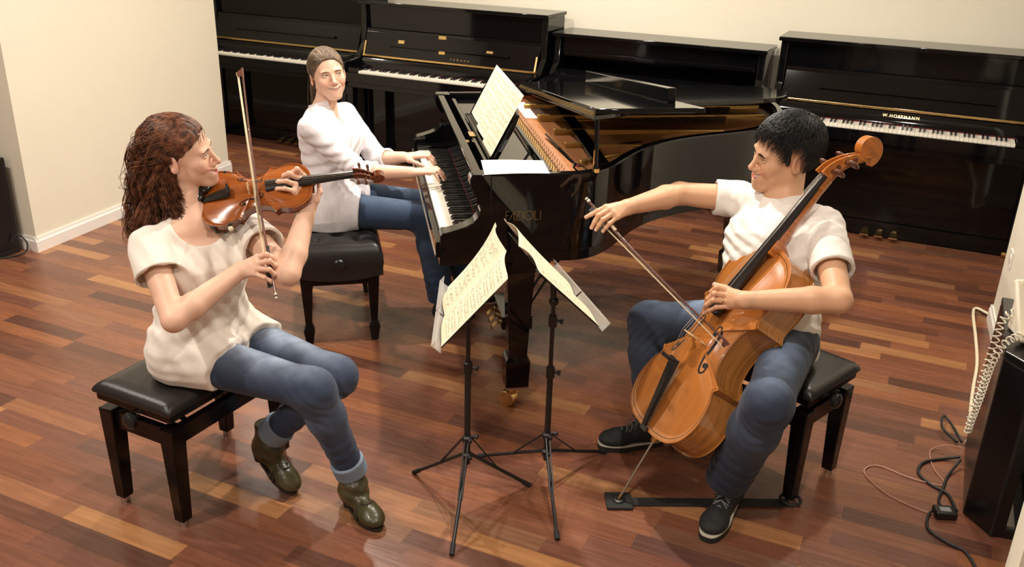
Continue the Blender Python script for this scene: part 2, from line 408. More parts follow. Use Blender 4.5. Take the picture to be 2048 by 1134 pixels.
baseboard('baseboard_left', (-4.61, 5.099)[::1], (-4.61, 5.099)) if False else None
def bb(name, a, b): return baseboard(name, a, b)
bb('baseboard_left', (-4.4235, 3.272), (-4.6115, 5.099)).name
bb('baseboard_left_front', (-6.0, 3.29), (-4.412, 3.288))
bb('baseboard_left_back', (-4.597, 5.083), (-6.5, 5.083))
bb('baseboard_back', (-6.5, 6.3), (1.5, 6.3))
bb('baseboard_right', (.549, 3.2), (.461, 4.885)) if False else None
bb('baseboard_right', (.462, 4.884), (.5485, 3.22)) if False else None
def bb2(name, a, b, side):
    return baseboard(name, a, b) if side > 0 else baseboard(name, b, a)
bb2('baseboard_right', (.462, 4.884), (.528, 3.62), 1)
bb2('baseboard_right_end', (.45, 4.87), (1.2, 4.87), -1)
# recessed ceiling lights above, seen only in reflections
ring = MB(); ring.lathe([(.075, -.0), (.095, -.0), (.098, -.012), (.07, -.02), (.062, -.004)], n=24); dif = MB(); dif.cyl((0, 0, -.004), (0, 0, -.010), .06, 24)
_m, _nt, _b = nodes('lamp_diffuser'); _b.inputs['Emission Color'].default_value = LIGHT_COL + (1,); _b.inputs['Emission Strength'].default_value = 6; M['diffuser'] = _m
def make_downlight(x, y):
    r = empty('ceiling_light', (x, y, CEIL), label='round white recessed ceiling downlight above the room', cat='ceiling light', group='recessed ceiling downlights')
    ring.build('trim_ring', M['trim'], r, smooth=40); dif.build('diffuser', M['diffuser'], r); return r
_d0 = None
for (x, y, wt) in LAMPS:
    if _d0 is None: _d0 = make_downlight(x, y)
    else:
        c = copy_tree(_d0); c.location = (x, y, CEIL)
# wall switch / outlet plates
def wall_plate(loc, rot, label, cat='wall socket'):
    r = empty('wall_socket', loc, rot, label, cat)
    mb = MB(); mb.box((-.040, -.006, -.04), (.040, 0, .04)); mb.build('plate', M['trim'], r, bevel=.002)
    mb = MB(); mb.cyl((0, -.004, 0), (0, -.0085, 0), .022, 20); mb.build('socket_face', M['plastic_white'], r, smooth=40)
    return r
wall_plate((-4.5385, 4.37, .30), rotz(PI / 2 - .1029), 'small white wall socket on the cream wall behind the curly hair')
wall_plate((.4705, 4.69, .40), rotz(-PI / 2 + .0526), 'white double wall socket on the cream wall right of the cello player', 'wall socket')

# ================================================================== upright pianos
KW = 1.225 / 52
def add_keys(root, x0, yf, z, step=None):
    """52 white keys from x0 to the right with fronts at yf (playing side -y), tops at z; 36 black keys behind"""
    wk = MB(); wk.box((.0006, 0, -.022), (KW - .0006, .149, 0)); w0 = wk.build('white_key', M['whitekey'], root, bevel=.0012, seg=1)
    bk = MB(); p = [(-.0055, .052, 0), (.0055, .052, 0), (.0055, .149, 0), (-.0055, .149, 0), (-.0045, .062, .012), (.0045, .062, .012), (.0045, .149, .012), (-.0045, .149, .012)]
    bk.hexa(p); b0 = bk.build('black_key', M['blackkey'], root, bevel=.0012, seg=1)
    nb = 0
    for i in range(52):
        k = w0 if i == 0 else w0.copy()
        if i: COL.objects.link(k); k.parent = root
        k.location = (x0 + i * KW, yf, z)
        # white keys start at A: pattern A B C D E F G
        if i < 51 and 'ABCDEFG'[i % 7] in 'ACDFG':
            b = b0 if nb == 0 else b0.copy()
            if nb: COL.objects.link(b); b.parent = root
            b.location = (x0 + (i + 1) * KW, yf, z + .0005); nb += 1
def upright(loc, width, height, keyx, label, word=None, closed=False, front_legs=True, tilt=0, plates=False, right_only=False, rail_color='brass', textx=.62):
    """root at the left front floor corner of the key slip line: x to the right, y towards the wall"""
    r = empty('upright_piano', loc, None, label, 'upright piano', 'upright pianos along the back wall')
    H = height; D0 = .0; D1 = .60; W = width; S = .045      # y: 0 key slip front, D1 back; S side thickness
    yp = .315                                                # lower panel plane
    for sx in (0, W - S):     # sides with arm
        mb = MB(); mb.prism_x([(yp - .02, 0), (D1, 0), (D1, H - .02), (.30, H - .02), (.285, .90), (.20, .81), (.03, .80), (.0, .785), (.0, .64), (.05, .615), (yp - .02, .60)], sx, sx + S)
        mb.build('side_panel', M['black'], r, bevel=.006, seg=2, smooth=30)
    mb = MB(); mb.box((-.012, .262, H - .024), (W + .012, D1 + .003, H)); mb.build('lid', M['black'], r, bevel=.004, smooth=30)
    mb = MB(); mb.box((S, .33, .93), (W - S, .355, H - .024)); mb.box((S, .355, .93), (W - S, .37, .98)); mb.build('upper_panel', M['black'], r, bevel=.002)
    mb = MB(); mb.box((S, yp, .10), (W - S, yp + .02, .60)); mb.build('lower_panel', M['black'], r, bevel=.002)
    mb = MB(); mb.box((S, yp - .02, .01), (W - S, yp + .03, .10)); mb.build('bottom_rail', M['black'], r, bevel=.002)
    mb = MB(); mb.box((S, .02, .615), (W - S, .36, .695)); mb.build('key_bed', M['black'], r, bevel=.003)
    mb = MB(); mb.box((S, .0, .655), (W - S, .022, .722)); mb.build('key_slip', M['black'], r, bevel=.003)
    kx = keyx
    for a, b in ((S, kx - .004), (kx + 1.229, W - S)):
        mb = MB(); mb.box((a, .023, .695), (b, .215, .755)); mb.build('key_block', M['black'], r, bevel=.003)
    mb = MB(); mb.box((S, D1 - .03, .05), (W - S, D1, H - .03)); mb.build('back_panel', M['blackwood'], r)
    if not closed:
        add_keys(r, kx, .026, .735)
        mb = MB(); mb.box((S, .182, .735), (W - S, .187, .739)); mb.build('felt_strip', M['red_felt'], r)
        # fallboard: lower curved part with the name, brass hinge rail and the opened leaf leaning back
        mb = MB(); mb.prism_x([(.187, .715), (.192, .76), (.216, .80), (.238, .812), (.238, .715)], S + .002, W - S - .002); mb.build('fallboard', M['black'], r, bevel=.003, smooth=40)
        mb = MB(); mb.box((S + .004, .222, .8125), (W - S - .004, .246, .826)); mb.build('hinge_rail', M[rail_color], r, bevel=.002)
        mb = MB(); mb.prism_x([(.236, .822), (.254, .822), (.312, .975), (.298, .985)], S + .006, W - S - .006); leaf = mb.build('fallboard_leaf', M['black'], r, bevel=.003)
        # music shelf line: the dark strip across the leaf
        ml = MB(); ml.prism_x([(.262, .892), (.268, .908), (.252, .914), (.246, .898)], S + .22, W - S - .22); ml.build('music_ledge', M['black'], leaf, bevel=.002)
        mb = MB(); mb.prism_x([(.296, .972), (.308, .967), (.318, 1.0), (.304, 1.006)], S + .004, W - S - .004); mb.build('top_rail', M['black'], r, bevel=.002)
        if word:
            text_obj('maker_name', word, .026, M['gold'], r, basis((1, 0, 0), (0, .5, .866), (0, -.866, .5)), (W * textx, .2035, .785), .0008, 1.25) if not plates else text_obj('maker_name', word, .021, M['gold2'], leaf, basis((1, 0, 0), (0, .351, .936), (0, -.936, .351)), (W * textx, .2405, .846), .0008, 2.3)
        if plates:
            for px, pz, wd in ((W * .24, .93, .05), (W * .47, .885, .05), (W * .72, .915, .05), (W * .46, .984, .06)):
                yy = .236 + (pz - .822) * .379; mb = MB(); R3 = basis((1, 0, 0), (0, .351, .936), (0, -.936, .351))
                mb.box((-wd / 2, -.012, -.001), (wd / 2, .012, .0035), R3, (px, yy - .004, pz)); mb.build('brass_plate', M['brass'], leaf)
            for px in (S + .014, W - S - .014):
                mb = MB(); R3 = basis((1, 0, 0), (0, .351, .936), (0, -.936, .351)); mb.box((-.006, -.05, -.001), (.006, .05, .004), R3, (px, .256 - .006, .872)); mb.build('corner_plate', M['brass'], leaf)
    else:
        mb = MB(); mb.prism_x([(.0, .72), (.0, .735), (.03, .79), (.14, .83), (.30, .85), (.30, .715)], S + .002, W - S - .002); mb.build('fallboard', M['black'], r, bevel=.003, smooth=40)
        mb = MB(); mb.box((S + .02, .31, .94), (W - S - .02, .329, .965)); mb.build('music_ledge', M['black'], r, bevel=.003)
    if front_legs:
        for sx in (.03, W - .03 - .055):
            mb = MB(); mb.box((sx, .03, .03), (sx + .055, .085, .62)); mb.box((sx - .004, .026, .55), (sx + .059, .089, .62)); mb.build('leg', M['black'], r, bevel=.004)
            mb = MB(); mb.box((sx, .01, .03), (sx + .055, .33, .075)); mb.build('toe_block', M['black'], r, bevel=.006)
    for sx in (.05, W - .05):
        for yy in ((.05 if front_legs else .29), .55):
            mb = MB(); mb.cyl((sx - .012, yy, .018), (sx + .012, yy, .018), .018, 16); mb.build('caster', M['brass'], r, smooth=40)
    for k in (-1, 0, 1):
        mb = MB(); c = W / 2 + k * .085; mb.sheet(lambda u, v: ((c + (v - .5) * (.022 + .028 * u), yp - .01 - .10 * u, .055 - .02 * u * u), (0, -.1, 1)), 6, 4, .006)
        mb.build('pedal', M['brass'], r, smooth=50)
    return r
upright((-.917, 5.65, 0), 1.515, 1.18, .145, 'black polished upright piano with open keyboard and brass rail behind the cello player', 'W.HOFFMANN', front_legs=False, textx=.50)
upright((-2.425, 5.66, 0), 1.425, 1.085, .12, 'low black upright piano with a closed front behind the grand piano lid', None, closed=True, front_legs=True)
upright((-3.955, 5.60, 0), 1.50, 1.20, .14, 'black upright piano with gilt plates on its open fallboard above the standing music sheets', 'YAMAHA', plates=True, textx=.57)
upright((-5.460, 5.70, 0), 1.49, 1.31, .13, 'tall black upright piano at far left behind the ponytailed pianist', None)
# ================================================================== the grand piano
GP = rotz(math.radians(34.36)); GO = Vector((-1.427, 2.796, 0))
def G(x, y, z): return GO + GP @ Vector((x, y, z))     # piano coordinates to world
gp = empty('grand_piano', GO, GP, 'black polished grand piano with its lid propped open and golden iron frame inside', 'grand piano')
RIM = [(.062, 0), (.30, 0), (.40, .006), (.47, .035), (.545, .105), (.61, .19), (.68, .283), (.77, .38), (.88, .46), (1.0, .52), (1.13, .565), (1.28, .615), (1.40, .69), (1.51, .80), (1.60, .94), (1.665, 1.10), (1.69, 1.26), (1.67, 1.39), (1.60, 1.48), (1.48, 1.525), (1.3, 1.529), (.9, 1.529), (.062, 1.529)]
def offset(pts, d, closed=False):
    out = []; n = len(pts)
    for i, p in enumerate(pts):
        a = pts[i - 1] if (i > 0 or closed) else pts[i]; b = pts[(i + 1) % n] if (i < n - 1 or closed) else pts[i]
        t = Vector((b[0] - a[0], b[1] - a[1])); t.normalize(); out.append((p[0] - t.y * d, p[1] + t.x * d))
    return out
rim_c = [tuple(v[:2]) for v in bezier([(x, y, 0) for x, y in RIM], 3)]
def ribbon(mb, outer, inner, z0, z1):
    n = len(outer); vs = [(x, y, z0) for x, y in outer] + [(x, y, z0) for x, y in inner] + [(x, y, z1) for x, y in outer] + [(x, y, z1) for x, y in inner]
    fs = []
    for i in range(n - 1):
        fs += [(i, i + 1, n + i + 1, n + i), (2 * n + i, 3 * n + i, 3 * n + i + 1, 2 * n + i + 1), (i, 2 * n + i, 2 * n + i + 1, i + 1), (n + i, n + i + 1, 3 * n + i + 1, 3 * n + i)]
    fs += [(0, n, 3 * n, 2 * n), (n - 1, 3 * n - 1, 4 * n - 1, 2 * n - 1)]; mb.add(vs, fs)
T = .036
body = [p for p in rim_c if p[0] > .0 or True]
mb = MB(); ribbon(mb, body, offset(body, T), .70, 1.0); mb.build('rim', M['black'], gp, bevel=.006, smooth=35)
# inner veneer of the rim, warm mahogany
M['veneer'] = mat('mahogany_veneer', (.24, .075, .028), .25, noise=.25, nscale=4, stretch=(2, 2, 30))
inn = offset(body, T); inn2 = offset(body, T + .006)
k0 = [i for i, p in enumerate(body) if p[0] > .25]; a, b = k0[0], k0[-1] + 1
mb = MB(); ribbon(mb, inn[a:b], inn2[a:b], .80, .985); mb.build('inner_veneer', M['veneer'], gp, smooth=35)
# arms with the scrolled cheeks
prof = [(.066, .70), (.066, 1.0), (-.002, 1.0), (-.010, .985), (-.010, .962), (.002, .932), (.020, .905), (.028, .885), (.027, .862), (.018, .838), (-.002, .818), (-.032, .804), (-.075, .791), (-.108, .783), (-.118, .772), (-.120, .66), (.04, .66), (.04, .70)]
for y0, y1 in ((-.0002, .068), (1.461, 1.5292)):
    mb = MB(); mb.prism_y(prof, y0, y1); mb.build('arm', M['black'], gp, bevel=.003, seg=2, smooth=35)
mb = MB(); mb.box((-.10, .03, .655), (.42, 1.50, .70)); mb.box((.1, .10, .635), (.36, 1.43, .655)); mb.build('key_bed', M['black'], gp, bevel=.003)
mb = MB(); mb.prism(offset(body, .004), .662, .701); mb.build('bottom_frame', M['blackwood'], gp)
mb = MB(); mb.box((-.128, .068, .665), (-.106, 1.461, .726)); mb.build('key_slip', M['black'], gp, bevel=.003)
mb = MB(); mb.box((-.131, .075, .668), (-.128, 1.455, .674)); mb.build('key_slip_edge', M['steel'], gp)
KY0 = 1.387     # bass end of the keyboard
for a, b in ((.069, KY0 - 1.229), (KY0 + .004, 1.460)):
    mb = MB(); mb.box((-.104, a, .70), (.05, b, .757)); mb.build('key_block', M['black'], gp, bevel=.006, seg=2)
def add_keys_grand(root):
    wk = MB(); wk.box((.0006, 0, -.022), (KW - .0006, .149, 0)); w0 = wk.build('white_key', M['whitekey'], root, bevel=.0012, seg=1)
    bk = MB(); bk.hexa([(-.0055, .052, 0), (.0055, .052, 0), (.0055, .149, 0), (-.0055, .149, 0), (-.0045, .062, .012), (.0045, .062, .012), (.0045, .149, .012), (-.0045, .149, .012)])
    b0 = bk.build('black_key', M['blackkey'], root, bevel=.0012, seg=1); nb = 0
    for i in range(52):
        k = w0 if i == 0 else w0.copy()
        if i: COL.objects.link(k); k.parent = root
        k.rotation_euler = (0, 0, -PI / 2); k.location = (-.100, KY0 - i * KW, .735)
        if i < 51 and 'ABCDEFG'[i % 7] in 'ACDFG':
            b = b0 if nb == 0 else b0.copy()
            if nb: COL.objects.link(b); b.parent = root
            b.rotation_euler = (0, 0, -PI / 2); b.location = (-.100, KY0 - (i + 1) * KW, .7355); nb += 1
add_keys_grand(gp)
mb = MB(); mb.box((.0495, .075, .74), (.052, 1.455, .748)); mb.build('felt_strip', M['red_felt'], gp)
# fallboard leaning up behind the keys, its top edge, the brass hinge inset
mb = MB(); mb.prism_y([(.052, .735), (.052, .775), (.030, .80), (.020, .95), (.004, .985), (.004, .997), (.036, .997), (.046, .96), (.075, .80), (.075, .735)], .069, 1.460); mb.build('fallboard', M['black'], gp, bevel=.002, smooth=35)
mb = MB(); mb.box((.072, .069, .93), (.090, 1.46, .985)); mb.build('front_rail', M['black'], gp, bevel=.002)
mb = MB(); mb.box((.064, .62, .986), (.090, .70, .990)); mb.box((.046, .64, .958), (.066, .68, .9595)); mb.build('hinge_plate', M['brass'], gp)
# legs: three, each with cuff and brass caster
for lx, ly in ((.195, .105), (.195, 1.425), (1.52, 1.15)):
    mb = MB(); mb.taper((lx, ly, .215), .072, .072, (lx, ly, .62), .108, .108); mb.box((lx - .062, ly - .062, .60), (lx + .062, ly + .062, .664)); lg = mb.build('leg', M['black'], gp, bevel=.004)
    mb = MB(); mb.taper((lx, ly, .10), .092, .092, (lx, ly, .215), .098, .098); mb.taper((lx, ly, .215), .098, .098, (lx, ly, .232), .076, .076); mb.build('leg_cuff', M['black'], lg, bevel=.003)
    mb = MB(); mb.box((lx - .046, ly - .046, .090), (lx + .046, ly + .046, .1)); mb.build('caster_plate', M['steel'], lg)
    mb = MB(); mb.cyl((lx - .028 - .014, ly - .018, .034), (lx - .028 + .014, ly + .018, .034), .034, 24); mb.tube([(lx, ly, .092), (lx - .002, ly, .07), (lx - .012, ly, .055), (lx - .028, ly, .036)], [.026, .022, .016, .012], 12); mb.build('caster', M['brass'], lg, smooth=40, bevel=.002)
# pedal lyre
mb = MB()
for yy in (.70, .83): mb.taper((.30, yy, .12), .03, .022, (.30, yy, .66), .045, .03)
mb.box((.22, .62, .085), (.36, .91, .15)); mb.build('pedal_lyre', M['black'], gp, bevel=.004)
for yy in (.69, .765, .84):
    mb = MB(); mb.sheet(lambda u, v: ((.235 - .055 * u, yy + (v - .5) * (.02 + .018 * u), .105 - .04 * u * u), (0, 0, 1)), 6, 4, .006); mb.build('pedal', M['brass'], gp, smooth=50)
for yy in (.72, .81):
    mb = MB(); mb.cyl((.34, yy, .12), (.66, yy, .67), .006, 8); mb.build('lyre_brace', M['black'], gp)
# inside: soundboard, iron plate with struts and flanges, strings, pins, dampers
sb = [p for p in offset(body, T + .006) if p[0] >= .30]
mb = MB(); mb.prism(sb, .960, .968); mb.build('soundboard', M['soundboard'], gp)
pin = MB(); inner_line = [p for p in offset(body, T + .010) if p[0] >= .36]; inner2 = [p for p in offset(body, T + .075) if p[0] >= .36]
n = min(len(inner_line), len(inner2)); ribbon(pin, inner_line[:n], inner2[:n], .945, .962)
pin.prism([(.305, .07), (.46, .075), (.47, .9), (.40, 1.455), (.305, 1.455)], .945, .962)                        # pin field
for (x0, y0), (x1, y1), wd, hh in [((.44, .50), (.80, .48), .022, .04), ((.44, .72), (1.22, .72), .024, .045), ((.42, .98), (1.54, 1.02), .026, .05), ((.40, 1.22), (1.60, 1.22), .026, .05), ((.44, .22), (.64, .36), .02, .04)]:
    d = Vector((x1 - x0, y1 - y0, 0)).normalized(); q = Vector((-d.y, d.x, 0)) * wd / 2; a = Vector((x0, y0, 0)); b = Vector((x1, y1, 0))
    pin.hexa([a - q + Vector((0, 0, .95)), b - q + Vector((0, 0, .95)), b + q + Vector((0, 0, .95)), a + q + Vector((0, 0, .95)), a - q * .6 + Vector((0, 0, .95 + hh)), b - q * .6 + Vector((0, 0, .95 + hh * .7)), b + q * .6 + Vector((0, 0, .95 + hh * .7)), a + q * .6 + Vector((0, 0, .95 + hh))])
# hitch pin flange bays
pin.prism([(.62, .36), (.82, .47), (.86, .60), (.70, .66), (.60, .60), (.56, .42)], .943, .955)
pin.prism([(.84, .50), (1.14, .60), (1.18, .70), (.90, .70)], .943, .955)
pin.prism([(1.20, .66), (1.42, .80), (1.56, 1.05), (1.58, 1.25), (1.46, 1.0), (1.24, .80)], .943, .955)
pl = pin.build('iron_plate', M['plate'], gp, bevel=.005, seg=2, smooth=40)
mb = MB()
for i in range(74):
    t = i / 73; y0 = .10 + 1.26 * t; x1 = .64 + .30 * min(t * 2.2, 1) + .68 * max(t - .18, 0) * .9; y1 = min(y0 + .30 - .30 * t, 1.42) if t < .72 else y0 - .16
    x1 = min(x1, 1.52)
    # keep the end inside the case
    def inside(x, y):
        ymin = np.interp(x, [p[0] for p in RIM[:16]], [p[1] for p in RIM[:16]]); return y > ymin + .12
    while not inside(x1, y1) and x1 > .5: x1 -= .02
    zz = .965 if t < .72 else .978
    mb.tube([(.37, y0, zz), (x1, y1, zz)], .0009 if t < .6 else .0017, 4, cap=False)
M['string'] = mat('string_steel', (.55, .5, .44), .35, metal=1); M['copper'] = mat('copper_wound', (.62, .33, .18), .4, metal=1)
o = mb.build('strings', M['string'], gp); o['kind'] = 'stuff'
mb = MB()
for i in range(3):
    for j in range(64): mb.cyl((.325 + i * .018 + (j % 2) * .006, .10 + j * .0209, .96), (.325 + i * .018 + (j % 2) * .006, .10 + j * .0209, .978), .0022, 5)
o = mb.build('tuning_pins', M['steel'], gp); o['kind'] = 'stuff'
dm = MB(); dm.box((-.028, -.0055, .0), (.028, .0055, .018)); d0 = None
for i in range(58):
    c = dm.build('damper', M['black'], gp, bevel=.001, seg=1) if d0 is None else d0.copy()
    if d0 is None: d0 = c
    else: COL.objects.link(c); c.parent = gp
    c.location = (.515 + .0012 * i, .17 + i * .0192, .973)
mb = MB(); mb.prism([(.55, .22), (.565, .22), (.66, .35), (.645, .36)], .955, .972); mb.prism([(.57, .25), (.64, .34), (.70, .46), (.67, .47), (.60, .36)], .962, .967); mb.build('treble_bridge', M['steel'], gp, bevel=.002)
mb = MB(); mb.prism([(.62, .50), (.66, .52), (.80, .56), (.79, .585), (.62, .535)], .960, .968); mb.prism([(1.50, 1.02), (1.585, 1.05), (1.60, 1.22), (1.54, 1.22)], .960, .967); mb.prism([(1.33, .84), (1.44, .90), (1.49, 1.0), (1.43, 1.0), (1.30, .88)], .960, .967); mb.build('felt', M['red_felt'], pl)
# action cover board under the desk
mb = MB(); mb.box((.092, .07, .955), (.300, 1.455, .972)); mb.box((.285, .07, .955), (.302, 1.455, .992)); mb.build('desk_tray', M['black'], gp, bevel=.002)
mb = MB(); mb.box((.303, .30, .955), (.312, 1.40, .968)); mb.build('tray_rail', M['brass'], gp)
# lid, hinged along the bass side and lifted on the short stick
AL = math.radians(6.9); LR = Matrix.Rotation(-AL, 3, 'X'); LO = Vector((0, 1.535, 1.004))
def lidp(x, y, z): return LO + LR @ Vector((x, y - 1.535, z))
lid_out = [p for p in offset(body, -.014) if p[0] > .44]
near = [(.43, -.012)] + lid_out; far = [(.43, 1.545)]
mb = MB(); mb.prism(near + far, 0, .021); mb.v = [tuple(LO + LR @ (Vector(v) - Vector((0, 1.535, 0)))) for v in mb.v]
lid = mb.build('lid', M['black'], gp, bevel=.004, seg=2, smooth=30)
mb = MB(); mb.prism([(.432, -.014), (.838, -.014), (.838, 1.545), (.432, 1.545)], .0225, .042); mb.v = [tuple(LO + LR @ (Vector(v) - Vector((0, 1.535, 0)))) for v in mb.v]
fl = mb.build('front_flap', M['black'], gp, bevel=.004, seg=2, smooth=30)
mb = MB(); mb.box((.768, .20, .0421), (.800, 1.50, .098)); mb.v = [tuple(LO + LR @ (Vector(v) - Vector((0, 1.535, 0)))) for v in mb.v]
mb.build('flap_rail', M['black'], fl, bevel=.003)
mb = MB()
mb.box((.4285, .0, .0205), (.4318, 1.53, .0235)); mb.box((.4282, .01, .013), (.4298, 1.52, .0195)); mb.box((.4302, .01, .024), (.4318, 1.52, .030)); mb.v = [tuple(LO + LR @ (Vector(v) - Vector((0, 1.535, 0)))) for v in mb.v]
mb.build('lid_hinge', M['brass'], lid)
for yy in (.25, .75, 1.25):
    mb = MB(); mb.cyl(lidp(1.2 if yy > .7 else .5, yy, .0), lidp(1.2 if yy > .7 else .5, yy, -.006), .009, 12); mb.build('lid_buffer', M['rubber'], lid)
# prop sticks
p = Vector((.455, .035, .985)); q = lidp(.455, .045, -.001)
mb = MB(); mb.tube([p, q], .0085, 12); st = mb.build('short_prop', M['black'], gp, smooth=40)
mb = MB(); mb.cyl(p + Vector((0, 0, .008)), p + Vector((0, 0, .022)), .014, 16); mb.box((.444, .032, 1.02), (.447, .040, 1.075)); mb.build('prop_socket', M['brass'], st, smooth=40)
mb = MB(); a = Vector((.395, .66, .985)); b = Vector((.425, .24, .965)); mb.tube([a, b], [.006, .010], 4)
for s in (-1, 1): mb.tube([b, b + Vector((.02 * s + .005, -.05, 0)), b + Vector((.02 * s + .01, -.17, 0))], [.010, .008, .008], 4)
ls = mb.build('long_prop', M['black'], gp, bevel=.001)
mb = MB(); mb.ball(b + Vector((.004, -.035, .004)), (.008, .012, .006)); mb.build('prop_felt', M['red_felt'], ls)
mb = MB(); _h = .034
def stroke(x0, z0, x1, z1, w_=.0012):
    a_ = Vector((x0, 0, z0)); b_ = Vector((x1, 0, z1)); d_ = (b_ - a_).normalized(); q_ = Vector((-d_.z, 0, d_.x)) * w_ / 2 * 1.2
    mb.hexa([p_ + Vector((.121, -.0012 - t_, .829)) for t_ in (0, .0010) for p_ in (a_ - q_, b_ - q_, b_ + q_, a_ + q_)])
for st_ in [(0, 0, 0, _h), (0, _h, .014, _h), (0, _h * .52, .011, _h * .52), (.012, 0, .030, _h), (.030, _h, .030, 0), (.035, _h, .053, _h), (.053, _h, .035, 0), (.035, 0, .054, 0), (.061, 0, .061, _h), (.106, _h, .106, 0), (.106, 0, .119, 0), (.127, 0, .127, _h)]: stroke(*st_)
_c = [(.083 + .0165 * math.cos(t), _h / 2 + _h / 2 * math.sin(t)) for t in np.linspace(0, 2 * PI, 25)]
for p_, q_2 in zip(_c, _c[1:]): stroke(p_[0], p_[1], q_2[0], q_2[1])
mb.build('maker_name', M['gold2'], gp)
# music desk (parts of the piano)
DU = Vector((.46, .0, .888)).normalized(); DX = Vector((0, -1, 0)); DN = DX.cross(DU)     # in piano coordinates
Db = Vector((.104, .70, .985))
mb = MB(); Mdesk = basis(DX, DU, DN); mb.prism([(-.32, 0), (.465, 0), (.465, .15), (.44, .195), (.36, .21), (-.25, .21), (-.32, .16)], -.016, 0, Mdesk, Db); dk = mb.build('music_desk', M['black'], gp, bevel=.003)
mb = MB(); mb.box((-.32, 0, 0), (.465, .012, .018), Mdesk, Db); mb.build('desk_ledge', M['black'], dk, bevel=.002)
for s in (-.2, .30):
    mb = MB(); c = Db + DX * s; mb.tube([c + DU * .15 - DN * .016, c + Vector((.17, 0, -.01))], .006, 8); mb.build('desk_prop', M['steel'], dk)
# ------------------------------------------------------------------ sheet music
def staves(mb, fn, u0, u1, v0, v1, systems, seed, lift=.0007, along='u', dens=26):
    """printed staves: thin ink strips and note blobs just above the page; fn(u,v)->(point, normal) in metres"""
    r = random.Random(seed); 
    def P(u, v):
        p, n = fn(u, v) if along == 'u' else fn(v, u); return Vector(p) + Vector(n).normalized() * lift
    def quad(a, b, c, d): mb.add([P(*a), P(*b), P(*c), P(*d)], [(0, 1, 2, 3)])
    H = (v1 - v0); sp = H / systems
    for s in range(systems):
        for half in (0, 1):
            vc = v0 + sp * (s + .28 + .42 * half); g = sp * .048
            for l in range(5):
                v = vc + (l - 2) * g
                N = 4
                for k in range(N):
                    ua = u0 + (u1 - u0) * k / N; ub = u0 + (u1 - u0) * (k + 1) / N; quad((ua, v - g * .07), (ub, v - g * .07), (ub, v + g * .07), (ua, v + g * .07))
            u = u0 + (u1 - u0) * .05
            while u < u1 - .01 * (u1 - u0):
                k = r.randint(1, 3); w_ = (u1 - u0) / dens
                for i in range(k):
                    v = vc + r.uniform(-2.4, 2.4) * g; quad((u, v - g * .5), (u + w_ * .42, v - g * .5), (u + w_ * .42, v + g * .5), (u, v + g * .5))
                    q = v + g * (3.0 if r.random() < .5 else -3.0); quad((u + w_ * .34, min(v, q)), (u + w_ * .42, min(v, q)), (u + w_ * .42, max(v, q)), (u + w_ * .34, max(v, q)))
                    if r.random() < .5: quad((u + w_ * .38, q - g * .3), (u + w_ * 1.2, q - g * .3), (u + w_ * 1.2, q + g * .3), (u + w_ * .38, q + g * .3))
                    u += w_
                u += w_ * r.uniform(.1, .7)
# music standing on the piano desk: three overlapping pages
def w2(v): return tuple(v)
sh = empty('sheet_music', G(.12, .30, 1.0), GP, 'cream music pages standing on the music desk of the grand piano', 'sheet music')
off = Vector((.12, .30, 1.0))
for i, (s0, s1, lowr, tz) in enumerate([(-.075, .125, .000, .002), (.075 - .005 + .05, .262, .006, .0045), (.255, .445, .0, .006)]):
    pass
pages = [(-.270, -.030, .018, .0015), (-.040, .200, .006, .003), (.192, .432, -.008, .0045)]
for s0, s1, lo_, tz in pages:
    def fn(u, v, s0=s0, s1=s1, lo_=lo_, tz=tz):
        s = s0 + (s1 - s0) * u; h = .013 + lo_ + (.256 - lo_) * v
        p = Db + DX * s + DU * h + DN * (.002 + tz + .006 * math.sin(PI * u) * (1 - v) * .6) - off
        return (tuple(p), tuple(DN))
    mb = MB(); mb.sheet(fn, 6, 6, .0008); pg = mb.build('page', M['paper_cream'], sh, smooth=60)
    mb = MB(); staves(mb, fn, .08, .94, .05, .95, 5, int(s0 * 100) + 3, along='u', dens=22); mb.build('notation', M['ink'], pg)
lp = empty('loose_sheet', G(.16, .085, 1.0), GP, 'loose white handwritten sheet lying flat on the near rim of the grand piano', 'sheet music')
def fn(u, v):
    x = -.115 + .235 * u; y = -.095 + .185 * v; return ((x + .012 * (v - .5), y, .0035 + .003 * math.sin(3 * u + v)), (0, 0, 1))
mb = MB(); mb.sheet(fn, 8, 8, .0008); pg = mb.build('page', M['paper_white'], lp, smooth=60)
mb = MB(); staves(mb, fn, .10, .88, .06, .94, 3, 5, along='v', dens=14); mb.build('notation', mat('grey_pencil', (.45, .43, .42), .8), pg)
